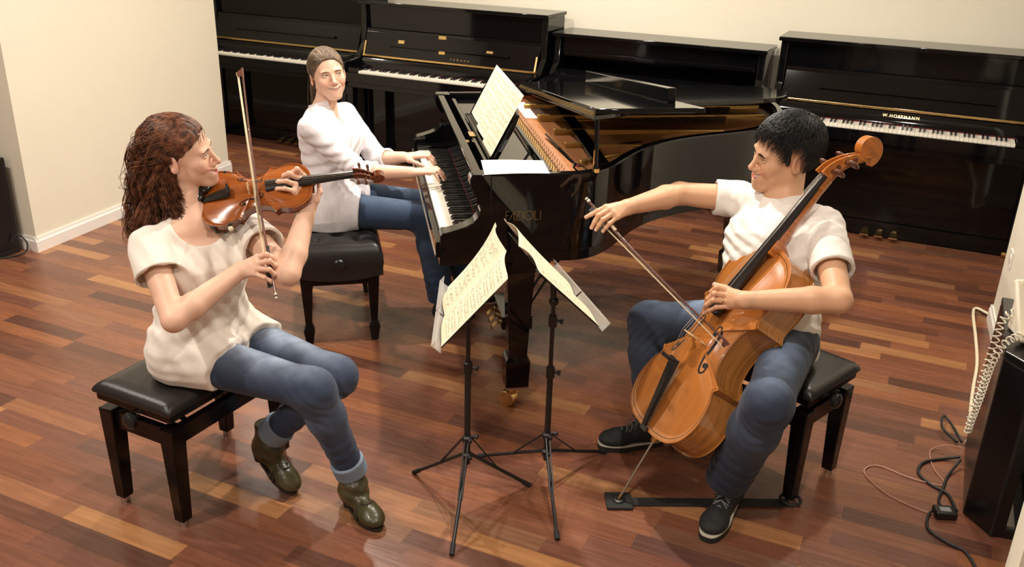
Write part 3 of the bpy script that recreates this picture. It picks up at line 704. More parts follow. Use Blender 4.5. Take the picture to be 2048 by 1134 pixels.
# ================================================================== benches
def plain_bench(loc, ang, label, W=.335, D=.545, seat=.462):
    """local x = the sitter's facing direction (short side W), local y = long side D"""
    r = empty('piano_bench', loc, rotz(ang), label, 'bench', 'benches of the string players'); fh = .365; lx, ly = W / 2 - .036, D / 2 - .036
    for a in (-1, 1):
        for b in (-1, 1):
            mb = MB(); mb.taper((a * (lx + .002), b * (ly + .002), .022), .040, .040, (a * lx, b * ly, fh), .058, .058); lg = mb.build('leg', M['blackwood'], r, bevel=.004)
            mb = MB(); mb.cyl((a * (lx + .002), b * (ly + .002), 0), (a * (lx + .002), b * (ly + .002), .024), .015, 14); mb.build('foot', M['steel'], lg, smooth=40)
    mb = MB()
    for a in (-1, 1): mb.box((a * lx - .012, -ly, fh - .07), (a * lx + .012, ly, fh - .006)); mb.box((-lx, a * ly - .012, fh - .07), (lx, a * ly + .012, fh - .006))
    mb.build('apron', M['blackwood'], r, bevel=.003)
    mb = MB(); mb.box((-W / 2 + .008, -D / 2 + .008, fh + .030), (W / 2 - .008, D / 2 - .008, fh + .062)); mb.build('seat_frame', M['blackwood'], r, bevel=.004)
    mb = MB()
    for b in (-1, 1): mb.tube([(-.10, b * .17, fh - .045), (.08, b * .17, fh + .032)], .009, 8); mb.tube([(.10, b * .14, fh - .045), (-.08, b * .14, fh + .032)], .009, 8)
    mb.build('scissor_lift', M['dark_metal'], r)
    for b in (-1, 1):
        mb = MB(); mb.cyl((.0, b * (D / 2 - .03), fh + .004), (.0, b * (D / 2 + .010), fh + .004), .007, 12); mb.lathe([(.020, 0), (.027, .004), (.027, .018), (.020, .024), (.006, .026)], (0, b * (D / 2 - .004 if b > 0 else D / 2 - .004), fh + .004), Matrix.Rotation(-b * PI / 2, 3, 'X'), 12)
        mb.build('height_knob', M['dark_metal'], r, smooth=40)
    # the leather cushion: a soft box with a flatter inner panel
    mb = MB(); nx, ny = 16, 24
    def top(u, v):
        x = (u - .5) * W; y = (v - .5) * D; e = min(1 - abs(2 * u - 1), (1 - abs(2 * v - 1)) * D / W) * W / 2
        h = seat - .030 * math.exp(-(e / .012)) - .004 * (1 - math.exp(-(e / .05))) * .5
        if .030 < e < .042: h -= .0025
        return (x, y, h)
    us = [0, .015, .05, .10, .15, .19, .22, .25, .35, .5, .65, .75, .78, .81, .85, .90, .95, .985, 1]; vs_ = [0, .01, .03, .06, .09, .115, .135, .155, .25, .4, .5, .6, .75, .845, .865, .885, .91, .94, .97, .99, 1]
    g = [[top(u, v) for v in vs_] for u in us]; V = [p for row in g for p in row]; nv = len(vs_); F = [(i * nv + j, (i + 1) * nv + j, (i + 1) * nv + j + 1, i * nv + j + 1) for i in range(len(us) - 1) for j in range(nv - 1)]
    rim = [(i, 0) for i in range(len(us))] + [(len(us) - 1, j) for j in range(1, nv)] + [(i, nv - 1) for i in range(len(us) - 2, -1, -1)] + [(0, j) for j in range(nv - 2, 0, -1)]
    n0 = len(V); V += [(g[i][j][0] * .995, g[i][j][1] * .995, fh + .058) for i, j in rim]; k = len(rim)
    F += [(rim[a][0] * nv + rim[a][1], n0 + a, n0 + (a + 1) % k, rim[(a + 1) % k][0] * nv + rim[(a + 1) % k][1]) for a in range(k)] + [tuple(range(n0, n0 + k))]
    mb.add(V, F); mb.build('seat_cushion', M['leather'], r, smooth=60)
    return r
bench_l = plain_bench((-2.075, 2.035, 0), math.radians(-2.5), 'black leather bench carrying the violin player, on straight square legs')
bench_c = plain_bench((-.372, 3.035, 0), math.radians(-111.5), 'black leather bench carrying the cello player, with a strap at its front leg')
def artist_bench(loc, ang, label, W=.385, D=.66, seat=.492):
    r = empty('piano_bench', loc, rotz(ang), label, 'bench'); lx, ly = W / 2 - .045, D / 2 - .045
    for a in (-1, 1):
        for b in (-1, 1):
            x, y = a * lx, b * ly
            mb = MB(); mb.taper((x, y, .095), .030, .030, (x, y, .33), .056, .056)
            mb.taper((x, y, .0), .030, .030, (x, y, .072), .052, .052); mb.taper((x, y, .072), .052, .052, (x, y, .098), .030, .030)
            mb.build('leg', M['blackwood'], r, bevel=.003)
    mb = MB()
    for a in (-1, 1): mb.box((a * lx - .014, -ly, .285), (a * lx + .014, ly, .34)); mb.box((-lx, a * ly - .014, .285), (lx, a * ly + .014, .34))
    mb.build('apron', M['blackwood'], r, bevel=.003)
    # skirt with a curved lower edge and the tufted cushion
    mb = MB(); n = 12
    for (p, q) in (((-1, -1), (1, -1)), ((1, -1), (1, 1)), ((1, 1), (-1, 1)), ((-1, 1), (-1, -1))):
        a = Vector((p[0] * W / 2, p[1] * D / 2, 0)); b = Vector((q[0] * W / 2, q[1] * D / 2, 0)); nr = Vector((b.y - a.y, a.x - b.x, 0)).normalized()
        vs = []
        for i in range(n + 1):
            t = i / n; c = a.lerp(b, t); zl = .335 - .022 * math.sin(PI * t)
            vs += [c - nr * .004 + Vector((0, 0, zl)), c + Vector((0, 0, .375)), c + nr * .004 + Vector((0, 0, .40)), c - nr * .03 + Vector((0, 0, .40)), c - nr * .03 + Vector((0, 0, zl))]
        mb.add(vs, [(i * 5 + k, (i + 1) * 5 + k, (i + 1) * 5 + (k + 1) % 5, i * 5 + (k + 1) % 5) for i in range(n) for k in range(5)] + [(0, 1, 2, 3, 4), tuple(n * 5 + k for k in (4, 3, 2, 1, 0))])
    mb.build('skirt', M['leather'], r, smooth=45)
    mb = MB(); nu, nv = 36, 60; V = []
    bt = [(bx, by) for by in np.linspace(-.24, .24, 5) for bx in (-.09, .09)] + [(0, by) for by in np.linspace(-.18, .18, 4)]
    for i in range(nu + 1):
        for j in range(nv + 1):
            u, v = i / nu, j / nv; x = (u - .5) * W; y = (v - .5) * D; e = min(W / 2 - abs(x), D / 2 - abs(y))
            h = seat - .07 * math.exp(-((e + .002) / .018)) + 0
            for bx, by in bt: d = math.hypot(x - bx, y - by); h -= .020 * math.exp(-(d / .022) ** 2) + .006 * math.exp(-(d / .05) ** 2)
            V.append((x * 1.01, y * 1.005, h))
    F = [(i * (nv + 1) + j, (i + 1) * (nv + 1) + j, (i + 1) * (nv + 1) + j + 1, i * (nv + 1) + j + 1) for i in range(nu) for j in range(nv)]
    rim = [(i, 0) for i in range(nu + 1)] + [(nu, j) for j in range(1, nv + 1)] + [(i, nv) for i in range(nu - 1, -1, -1)] + [(0, j) for j in range(nv - 1, 0, -1)]
    n0 = len(V); V += [(V[i * (nv + 1) + j][0], V[i * (nv + 1) + j][1], .395) for i, j in rim]; k = len(rim)
    F += [(rim[a][0] * (nv + 1) + rim[a][1], n0 + a, n0 + (a + 1) % k, rim[(a + 1) % k][0] * (nv + 1) + rim[(a + 1) % k][1]) for a in range(k)] + [tuple(range(n0, n0 + k))]
    mb.add(V, F); mb.build('seat_cushion', M['leather'], r, smooth=60)
    for b in (-1, 1):
        mb = MB(); mb.lathe([(.010, 0), (.010, .012), (.024, .014), (.028, .022), (.022, .030), (.006, .032)], (0, b * D / 2, .40), Matrix.Rotation(-b * PI / 2, 3, 'X'), 16); mb.build('height_knob', M['dark_metal'], r, smooth=40)
    return r
bench_p = artist_bench((-2.445, 3.375, 0), math.radians(37), 'wide tufted black leather bench under the pianist')

# ================================================================== music stands
def page_mesh(parent, name, S, ex, U, N, x0, x1, h0, h1, bulge, material, seed, root, systems=8, curl=0, inkm='ink', flip=1, along='u'):
    def fn(u, v):
        s = x0 + (x1 - x0) * u; tt = abs(s) / max(abs(x0), abs(x1)); b = bulge * math.sin(PI * min(tt * 1.15, 1)) * (.7 + .3 * v) + curl * v ** 3 * tt
        return (tuple(Vector(S) + ex * s + U * (h0 + (h1 - h0) * v - curl * .3 * v * tt) + N * (.003 + b)), tuple(N))
    mb = MB(); mb.sheet(fn, 12, 10, .0009); pg = mb.build(name, M['paper_cream'], parent, smooth=60)
    mb = MB(); staves(mb, fn, .09, .93, .05, .95, systems, seed, lift=.0009, along=along, dens=20); mb.build('notation', M[inkm], pg); return pg
def music_stand(c, tips, zl, zu, zc, ztop, S, ex, U, N, label, clutch2=None):
    r = empty('music_stand', (c[0], c[1], 0), None, label, 'music stand', 'folding music stands'); O_ = Vector((c[0], c[1], 0))
    mb = MB(); mb.tube([(0, 0, zl - .03), (0, 0, zc)], .0105, 14); mb.build('lower_pole', M['dark_metal'], r, smooth=40)
    mb = MB(); mb.tube([(0, 0, zc), (0, 0, ztop)], .0075, 14); mb.build('upper_pole', M['dark_metal'], r, smooth=40)
    for z in (zl, zu):
        mb = MB(); mb.lathe([(.012, -.012), (.017, -.010), (.018, .008), (.012, .014)], (0, 0, z), None, 16); mb.ball((.016, -.012, z + .002), .009, 10)
        if z == zu: mb.cyl((.01, .004, z + .01), (.03, .010, z + .01), .006, 10); mb.ball((.03, .010, z + .01), (.006, .010, .008), 10)
        mb.build('collar', M['dark_metal'], r, smooth=40)
    for z in [zc] + ([clutch2] if clutch2 else []):
        mb = MB(); mb.lathe([(.011, -.022), (.0145, -.02), (.0145, .018), (.011, .022)], (0, 0, z), None, 16); mb.cyl((.0, .0, z), (.026, .008, z), .005, 8); mb.ball((.028, .009, z), (.005, .011, .010), 10)
        mb.build('clutch', M['dark_metal'], r, smooth=40)
    for tx, ty in tips:
        tip = Vector((tx, ty, .009)) - O_; d = Vector((tip.x, tip.y, 0)).normalized(); a = d * .016 + Vector((0, 0, zl))
        mb = MB(); mb.tube([a, tip], .0062, 10); lg = mb.build('leg', M['dark_metal'], r, smooth=40)
        mid = a.lerp(tip, .46); sd = Vector((-d.y, d.x, 0)) * .006
        mb = MB()
        for q in (-1, 1): mb.tube([d * .016 + Vector((0, 0, zu)) + sd * q, mid + sd * q], .0028, 6)
        mb.build('brace', M['dark_metal'], lg)
        mb = MB(); mb.tube([tip + (a - tip).normalized() * .028, tip - (a - tip).normalized() * .006], .0085, 10); mb.build('rubber_foot', M['rubber'], lg, smooth=40)
    S = Vector(S) - O_; ex = Vector(ex).normalized(); U = Vector(U).normalized(); N = Vector(N).normalized(); Md = basis(ex, U, N)
    # desk: thin dark plates joined in the middle, transparent ledges in two halves
    for s in (-1, 1):
        mb = MB(); a, b = sorted((s * .004, s * .218)); mb.box((a, .0, -.003), (b, .235, 0), Md, S); mb.build('desk_plate', M['dark_metal'], r, bevel=.001)
        a, b = sorted((s * .006, s * .246)); mb = MB(); mb.box((a, -.004, -.002), (b, -.001, .034), Md, S); mb.box((a, -.004, .032), (b, .020, .034), Md, S); mb.build('clear_ledge', M['clear'], r, bevel=.001)
    mb = MB(); k = S + U * .10 - N * .010; mb.box((-.02, .04, -.02), (.02, .17, -.003), Md, S); mb.tube([k, Vector((0, 0, ztop))], .010, 10); mb.ball(Vector((0, 0, ztop)), .017, 12); mb.build('tilt_joint', M['dark_metal'], r, smooth=40)
    return r, S, ex, U, N
rl, S, ex, U, N = music_stand((-1.19, 2.31), [(-1.434, 2.376), (-1.041, 2.492), (-1.106, 2.05)], .19, .255, .52, .735, (-1.262, 2.287, .693), (.441, -.897, 0), (.59, .276, .759), (-.677, -.344, .651), 'black folding music stand facing the violin player with an open score')
sm = empty('open_score', Vector((-1.262, 2.287, .700)), None, 'open cream score on the stand in front of the violin player, pages curling', 'sheet music', 'open scores on the music stands')
O2 = Vector((-1.262, 2.287, .700)); S2 = Vector((-1.262, 2.287, .693)) - O2
page_mesh(sm, 'page', S2, ex, U, N, .0, .222, .004, .292, .010, 'paper_cream', 3, sm, 9)
page_mesh(sm, 'page', S2, ex, U, N, .0, -.222, .004, .292, .022, 'paper_cream', 4, sm, 6, curl=.035)
rr, S, ex, U, N = music_stand((-1.0, 2.545), [(-1.275, 2.575), (-.873, 2.814), (-.839, 2.267)], .125, .192, .44, .70, (-.949, 2.598, .703), (.663, -.746, -.02), (-.506, -.505, .699), (.551, .434, .713), 'black folding music stand facing the cello player, seen from its edge', clutch2=.63)
O3 = Vector((-.949, 2.598, .71)); sm2 = empty('open_score', O3, None, 'white open score on the stand in front of the cello player, seen nearly edge-on', 'sheet music', 'open scores on the music stands')
S3 = Vector((-.949, 2.598, .703)) - O3
page_mesh(sm2, 'page', S3, ex, U, N, .0, .225, .004, .285, .012, 'paper_cream', 5, sm2, 8)
page_mesh(sm2, 'page', S3, ex, U, N, .0, -.225, .004, .285, .022, 'paper_cream', 6, sm2, 8, curl=.02)
# ================================================================== bowed instruments
HALF = [(0, 0), (.10, .004), (.19, .026), (.255, .075), (.288, .15), (.288, .215), (.272, .275), (.250, .312), (.247, .330), (.266, .349)]
HALF2 = [(.266, .349), (.228, .356), (.196, .385), (.168, .435), (.158, .50), (.165, .565), (.188, .625), (.214, .652), (.240, .658)]
HALF3 = [(.240, .658), (.222, .680), (.218, .705), (.229, .75), (.236, .80), (.230, .862), (.200, .925), (.142, .972), (.070, .994), (0, 1.0)]
def half_outline(n=5):
    o = []
    for seg in (HALF, HALF2, HALF3):
        q = bezier([(x, y, 0) for x, y in seg], n); o += [(v.x, v.y) for v in q][:-1]
    o.append((0, 1.0)); return o
_ho = half_outline(); OUTL = _ho + [(-x, y) for x, y in reversed(_ho[1:-1])]
_oa = np.array([math.atan2(y - .5, x) for x, y in OUTL]); _or = np.array([math.hypot(x, y - .5) for x, y in OUTL]); _od = np.argsort(_oa); _oa = _oa[_od]; _or = _or[_od]
def plate_t(x, y):
    r = math.hypot(x, y - .5); R = np.interp(math.atan2(y - .5, x), np.r_[_oa[-1] - 2 * PI, _oa, _oa[0] + 2 * PI], np.r_[_or[-1], _or, _or[0]]); return max(0, 1 - r / R)
def arch(t, Ah): 
    s = min(max((t - .05) / .62, 0), 1); return Ah * (s * s * (3 - 2 * s)) - .12 * Ah * math.exp(-((t - .06) / .035) ** 2)
def fiddle(name, loc, R3, L, rib, Ah, colors, label, cat, is_cello):
    r = empty(name, loc, R3, label, cat); e = .008 if not is_cello else .004    # overhang in body lengths
    def platemesh(zb, sign, m, nm, par):
        mb = MB(); T_ = [0, .02, .05, .08, .12, .17, .23, .3, .38, .47, .57, .68, .8, .92]; V = []; k = len(OUTL)
        for t in T_:
            for x, y in OUTL:
                V.append((x * (1 - t) * L * (1 + e * (t < .01)), (.5 + (y - .5) * (1 - t) * (1 + e * (t < .01))) * L, zb + sign * (arch(t, Ah) * L + (.0035 if is_cello else .0022) * (1 if t > 0 else .55))))
        F = [(i * k + j, i * k + (j + 1) % k, (i + 1) * k + (j + 1) % k, (i + 1) * k + j) for i in range(len(T_) - 1) for j in range(k)]
        V.append((0, .5 * L, zb + sign * (arch(1, Ah) * L + .003))); c = len(V) - 1; b0 = (len(T_) - 1) * k; F += [(b0 + j, b0 + (j + 1) % k, c) for j in range(k)]
        n0 = len(V); V += [(x * L * (1 + e), (.5 + (y - .5) * (1 + e)) * L, zb) for x, y in OUTL]; F += [(j, n0 + j, n0 + (j + 1) % k, (j + 1) % k) for j in range(k)]; F += [tuple(range(n0, n0 + k))]
        mb.add(V, F); return mb.build(nm, m, par, smooth=60)
    top = platemesh(0, 1, colors[0], 'top_plate', r); back = platemesh(-rib, -1, colors[1], 'back_plate', r)
    mb = MB(); k = len(OUTL); ins = offset([(x * L * .985, (.5 + (y - .5) * .985) * L) for x, y in OUTL], 0, True)
    V = [(x, y, 0) for x, y in ins] + [(x, y, -rib) for x, y in ins]; mb.add(V, [(j, (j + 1) % k, k + (j + 1) % k, k + j) for j in range(k)]); mb.build('ribs', colors[1], r, smooth=50)
    # purfling: a thin dark line near the edge
    mb = MB(); pts = [(x * L * .966, (.5 + (y - .5) * .966) * L) for x, y in OUTL]; zz = arch(.034, Ah) * L + (.0035 if is_cello else .0022) + .0002; w_ = .0012 * (1.6 if is_cello else 1)
    p2 = offset(pts, w_, True); V = [(x, y, zz) for x, y in pts] + [(x, y, zz) for x, y in p2]; mb.add(V, [(j, (j + 1) % k, k + (j + 1) % k, k + j) for j in range(k)]); mb.build('purfling', M['ebony'], top)
    def tz(x, y): return arch(plate_t(x, y), Ah) * L + (.0035 if is_cello else .0022)
    for s in (-1, 1):       # f holes
        P = [(.064, .532), (.060, .552), (.070, .572), (.086, .570), (.094, .548), (.093, .51), (.096, .46), (.104, .415), (.116, .375), (.132, .358), (.146, .366), (.146, .386), (.136, .396)]
        c = bezier([(x * s, y, 0) for x, y in P], 5); W_ = [.011 * (.35 + .65 * math.sin(PI * min(max(i / (len(c) - 1), .0), 1)) ** .8) for i in range(len(c))]
        mb = MB(); V = []
        for i, p in enumerate(c):
            t = (c[min(i + 1, len(c) - 1)] - c[max(i - 1, 0)]).normalized(); q = Vector((-t.y, t.x, 0)) * W_[i] / 2
            for w2_ in (-1, 1): a = p + q * w2_; V.append((a.x * L, a.y * L, tz(a.x, a.y) + .0006))
        mb.add(V, [(2 * i, 2 * i + 1, 2 * i + 3, 2 * i + 2) for i in range(len(c) - 1)])
        for ex_, ey, rr_ in ((P[0][0] * s + .003 * s, P[0][1], .0115), (P[-1][0] * s - .001 * s, P[-1][1], .0135)):
            V = [(ex_ * L, ey * L, tz(ex_, ey) + .0007)] + [((ex_ + rr_ * math.cos(a)) * L, (ey + rr_ * math.sin(a)) * L, tz(ex_ + rr_ * math.cos(a), ey + rr_ * math.sin(a)) + .0007) for a in np.linspace(0, 2 * PI, 17)[:-1]]
            mb.add(V, [(0, 1 + j, 1 + (j + 1) % 16) for j in range(16)])
        mb.build('f_hole', M['hole'], top)
    by = .470 if is_cello else .452; bh = .088 if is_cello else .075      # bridge foot line and height (in L)
    zt = tz(0, by) / L; zb_ = zt + bh; fy0, fy1 = .60, 1.372; zf0 = zt + .052 if is_cello else zt + .042; zf1 = .028 if is_cello else .020
    def fz(y): return (zf0 + (zf1 - zf0) * (y - fy0) / (fy1 - fy0)) * L
    wf0, wf1 = (.044, .021) if is_cello else (.060, .034)
    # fingerboard: crowned wedge
    mb = MB(); V = []; n = 8
    for y, w_ in ((fy0, wf0), (fy1, wf1)):
        for i in range(n + 1): a = -1 + 2 * i / n; V.append((a * w_ * L, y * L, fz(y) - a * a * w_ * L * .42))
        V.append((w_ * L, y * L, fz(y) - w_ * L * .42 - .014 * L)); V.append((-w_ * L, y * L, fz(y) - w_ * L * .42 - .014 * L))
    k = n + 3; mb.add(V, [(j, (j + 1) % k, k + (j + 1) % k, k + j) for j in range(k)] + [tuple(range(k)), tuple(range(2 * k - 1, k - 1, -1))]); mb.build('fingerboard', M['ebony'], r, smooth=35)
    # neck and pegbox
    mb = MB(); V = []; secs = [(.955, .040, -.5 * rib / L, .0), (1.0, .042, -.62 * rib / L if is_cello else -.95 * rib / L, .0), (1.03, .030, -.038, 0), (1.12, .026 if is_cello else .034, -.030, 0), (1.30, .023 if is_cello else .031, -.034, 0), (1.372, .023 if is_cello else .032, -.040, 0)]
    n = 8
    for y, w_, zb2, _ in secs:
        zt2 = fz(y) / L - (.02 if is_cello else .028)
        for i in range(n): a = PI * i / (n - 1); V.append((w_ * math.cos(a) * L, y * L, (zt2 - (zt2 - zb2) * math.sin(a)) * L))
    mb.add(V, [(s_ * n + j, s_ * n + (j + 1) % n, (s_ + 1) * n + (j + 1) % n, (s_ + 1) * n + j) for s_ in range(len(secs) - 1) for j in range(n)] + [tuple(range(n)), tuple(range(len(V) - 1, len(V) - n - 1, -1))]); nk = mb.build('neck', colors[2], r, smooth=50)
    mb = MB(); wb = .028 if is_cello else .036
    def pb(y): # pegbox centre line z and half height
        t = (y - 1.372) / .17; return (zf1 - .012 - .10 * t * t - .008 * t, .036 - .006 * t)
    for s in (-1, 1):
        V = []
        for i in range(9):
            y = 1.372 + .17 * i / 8; zc_, hh = pb(y); w_ = wb * (1 - .28 * i / 8)
            for (xx, z2) in ((w_, hh), (w_ * .62, hh), (w_ * .62, -hh), (w_, -hh)): V.append((s * xx * L, y * L, (zc_ + z2) * L))
        mb.add(V, [(i * 4 + j, i * 4 + (j + 1) % 4, (i + 1) * 4 + (j + 1) % 4, (i + 1) * 4 + j) for i in range(8) for j in range(4)] + [(0, 1, 2, 3), (32, 33, 34, 35)])
    V = []
    for i in range(9):
        y = 1.372 + .17 * i / 8; zc_, hh = pb(y); w_ = wb * (1 - .28 * i / 8)
        for (xx, z2) in ((w_, -hh * .5), (-w_, -hh * .5), (-w_, -hh * 1.05), (w_, -hh * 1.05)): V.append((xx * L, y * L, (zc_ + z2) * L))
    mb.add(V, [(i * 4 + j, i * 4 + (j + 1) % 4, (i + 1) * 4 + (j + 1) % 4, (i + 1) * 4 + j) for i in range(8) for j in range(4)] + [(0, 1, 2, 3), (32, 33, 34, 35)])
    mb.build('pegbox', colors[2], nk, bevel=.001 if not is_cello else .002, smooth=40)
    # scroll: a volute swept with a shrinking, widening band
    mb = MB(); V = []; z0, _ = pb(1.542); cy, cz = 1.580, z0 + .004; nn = 64; R0 = .060
    for i in range(nn + 1):
        t = i / nn; a = -PI * .5 - .25 - t * 2 * PI * 2.2 + PI; rr_ = R0 * math.exp(-1.75 * t); th = .018 * math.exp(-1.3 * t) + .0015; w_ = (wb * .72) * (1 + .55 * t) 
        a2 = -.9 - t * 2 * PI * 2.15
        c, s_ = math.cos(a2 + PI), math.sin(a2 + PI)
        for (dr, xx) in ((th, w_), (th, -w_), (-th, -w_), (-th, w_)): V.append((xx * L, (cy + (rr_ + dr) * c) * L, (cz - (rr_ + dr) * s_) * L))
    mb.add(V, [(i * 4 + j, i * 4 + (j + 1) % 4, (i + 1) * 4 + (j + 1) % 4, (i + 1) * 4 + j) for i in range(nn) for j in range(4)] + [(0, 1, 2, 3), (4 * nn, 4 * nn + 1, 4 * nn + 2, 4 * nn + 3)])
    mb.cyl((-wb * 1.2 * L, cy * L, cz * L), (wb * 1.2 * L, cy * L, cz * L), .010 * L, 14)
    mb.build('scroll', colors[2], nk, bevel=.0012 if is_cello else .0006, smooth=40)
    for i, (y, s) in enumerate(((1.405, 1), (1.435, -1), (1.472, 1), (1.505, -1))):
        zc_, hh = pb(y); m2 = MB(); a = Vector((-s * wb * 1.25 * L, y * L, zc_ * L)); b = Vector((s * wb * 2.1 * L, y * L, zc_ * L)); m2.cyl(a, b, .0085 * L if is_cello else .011 * L, 10)
        m2.lathe([(.0, -.004), (.018, .0), (.030, .012), (.028, .024), (.012, .034), (.0, .036)], b, Matrix.Rotation(s * PI / 2, 3, 'Y') @ Matrix.Diagonal((1.0 * L, .45 * L, 1.15 * L)), 14)
        m2.build('tuning_peg', M['pegwood'], nk, smooth=50)
    # bridge, tailpiece, strings
    mb = MB(); hw = .060 if is_cello else .058; bt = .0055 if is_cello else .009
    prof = [(-hw, zt), (-hw * .55, zt), (-hw * .42, zt + bh * .22), (0, zt + bh * .34), (hw * .42, zt + bh * .22), (hw * .55, zt), (hw, zt), (hw * .92, zt + bh * .16), (hw * .62, zt + bh * .32), (hw * .80, zt + bh * .52), (hw * .68, zb_ - .014), (hw * .35, zb_ - .003), (0, zb_), (-hw * .35, zb_ - .003), (-hw * .68, zb_ - .014), (-hw * .80, zt + bh * .52), (-hw * .62, zt + bh * .32), (-hw * .92, zt + bh * .16)]
    mb.prism_y([(x * L, (z - .002) * L) for x, z in prof], (by - bt / 2) * L, (by + bt / 2) * L); mb.build('bridge', M['maple_pale'], r, bevel=.0006)
    ty1 = by - (.125 if is_cello else .16); zt1 = zb_ - (.030 if is_cello else .036); tw = .040 if is_cello else .060
    mb = MB(); P8 = [(-tw * .42, .015, tz(0, .02) / L + .010), (tw * .42, .015, tz(0, .02) / L + .010), (tw, ty1, zt1 - .012), (-tw, ty1, zt1 - .012), (-tw * .32, .015, tz(0, .02) / L + .024), (tw * .32, .015, tz(0, .02) / L + .024), (tw * .6, ty1, zt1 + .006), (-tw * .6, ty1, zt1 + .006)]
    mb.hexa([(x * L, y * L, z * L) for x, y, z in P8]); tp = mb.build('tailpiece', M['ebony'], r, bevel=.0015)
    mb = MB(); mb.box((-.030 * L, -.012 * L, .0), (.030 * L, .012 * L, .014 * L if not is_cello else .012 * L)); mb.build('saddle', M['ebony'], r, bevel=.001)
    for k_ in (-1.5, -.5, .5, 1.5):
        mb = MB(); x0 = k_ * tw * .42 * L; mb.cyl((x0, (ty1 - .01) * L, zt1 * L), (x0, (ty1 - .015) * L, (zt1 + .035) * L), .0035 if is_cello else .0022, 8); mb.cyl((x0, (ty1 - .015) * L, (zt1 + .035) * L), (x0, (ty1 - .015) * L, (zt1 + .043) * L), .0065 if is_cello else .004, 10); mb.build('fine_tuner', M['dark_metal'], tp, smooth=40)
        xb = k_ * hw * .38 * L; xn = k_ * wf1 * .42 * L; zb3 = (zb_ - .0035 * abs(k_)) * L
        mb = MB(); mb.tube([(x0, ty1 * L, (zt1 + .004) * L), (xb, by * L, zb3 + .001), (xn, fy1 * L, fz(fy1) + .0015), (xn * .6, 1.45 * L, pb(1.45)[0] * L)], .0007 if is_cello else .0004, 5); mb.build('string', M['string'], r)
    mb = MB(); mb.box((-wf1 * L, (fy1) * L, fz(fy1) - .012 * L), (wf1 * L, (fy1 + .010) * L, fz(fy1) + .0008)); mb.build('nut', M['ebony'], r, bevel=.0005)
    return r
def varnish(name, c1, flame=None, rough=.24, stretch=(40, 3, 40), n=.09):
    m = mat(name, c1, rough, coat=.6, noise=n, nscale=1.6, stretch=stretch)
    if flame:       # flamed maple stripes
        nt = m.node_tree; b = nt.nodes['Principled BSDF']; lk = b.inputs['Base Color'].links[0]; src = lk.from_socket
        tc = nt.nodes.new('ShaderNodeTexCoord'); mp = nt.nodes.new('ShaderNodeMapping'); mp.inputs['Scale'].default_value = flame; nt.links.new(tc.outputs['Object'], mp.inputs[0])
        wv = nt.nodes.new('ShaderNodeTexNoise'); wv.inputs['Scale'].default_value = 1; wv.inputs['Detail'].default_value = 2; nt.links.new(mp.outputs[0], wv.inputs['Vector'])
        mr = nt.nodes.new('ShaderNodeMapRange'); mr.inputs[1].default_value = .35; mr.inputs[2].default_value = .65; mr.inputs[3].default_value = .78; mr.inputs[4].default_value = 1.16; nt.links.new(wv.outputs[0], mr.inputs[0])
        sc = nt.nodes.new('ShaderNodeVectorMath'); sc.operation = 'SCALE'; nt.links.new(src, sc.inputs[0]); nt.links.new(mr.outputs[0], sc.inputs['Scale']); nt.links.new(sc.outputs[0], b.inputs['Base Color'])
    return m
M['hole'] = mat('f_hole_dark', (.006, .003, .002), .8)
M['pegwood'] = mat('rosewood_peg', (.10, .030, .014), .25, noise=.2, nscale=90); M['maple_pale'] = mat('bridge_maple', (.62, .40, .20), .45, noise=.1, nscale=100)
cel_top = varnish('cello_top_varnish', (.43, .150, .032)); cel_back = varnish('cello_flamed_maple', (.40, .16, .036), (6, 6, 130)); cel_neck = varnish('cello_scroll_maple', (.48, .15, .025), (6, 90, 6))
vio_top = varnish('violin_top_varnish', (.33, .085, .012), n=.22, stretch=(90, 5, 90)); vio_back = varnish('violin_flamed_maple', (.17, .04, .010), (10, 10, 200)); vio_neck = varnish('violin_scroll_maple', (.17, .045, .014), (10, 180, 10))
VR = Matrix(((.525, .814, .248), (-.581, .556, -.594), (-.622, .168, .765))); CR = Matrix(((.6585, .399, -.638), (-.749, .4295, -.505), (.0725, .810, .582)))
def ortho(R): x = R.col[0].normalized(); y = R.col[1]; y = (y - x * x.dot(y)).normalized(); return basis(x, y, x.cross(y))
VR = ortho(VR); CR = ortho(CR); VO = Vector((-1.987, 2.047, 1.018)); CO = Vector((-.673, 2.603, .283)); VL = .347; CL = .735
vio = fiddle('violin', VO, VR, VL, .029, .045, (vio_top, vio_back, vio_neck), 'reddish brown violin held under the chin of the curly haired player', 'violin', False)
cel = fiddle('cello', CO, CR, CL, .112, .036, (cel_top, cel_back, cel_neck), 'glossy amber cello leaning against the man in the white shirt', 'cello', True)
# chin rest and shoulder rest of the violin
mb = MB(); mb.ball((-.055, .020, .022), (.042, .032, .011), 18); mb.ball((-.02, .006, .018), (.03, .014, .008), 12); mb.build('chin_rest', M['ebony'], vio, smooth=60)
mb = MB(); mb.tube(bezier([(-.085, .05, -.050), (-.04, .045, -.062), (.03, .05, -.062), (.09, .06, -.048)], 6), .009, 8)
for x in (-.092, .098):
    for y in (.035, .085): mb.tube([(x * .9, .055, -.05), (x, y, -.035), (x * 1.02, y, .004)], .0035, 6); mb.ball((x * 1.01, y, -.002), .0065, 8)
mb.build('shoulder_rest', M['dark_metal'], vio, smooth=50)
for x in (.085, .108):
    mb = MB(); mb.ball((x, .045 if x < .1 else .085, -.012), .009, 10); mb.build('rest_foot', M['ivory'], vio, smooth=50)
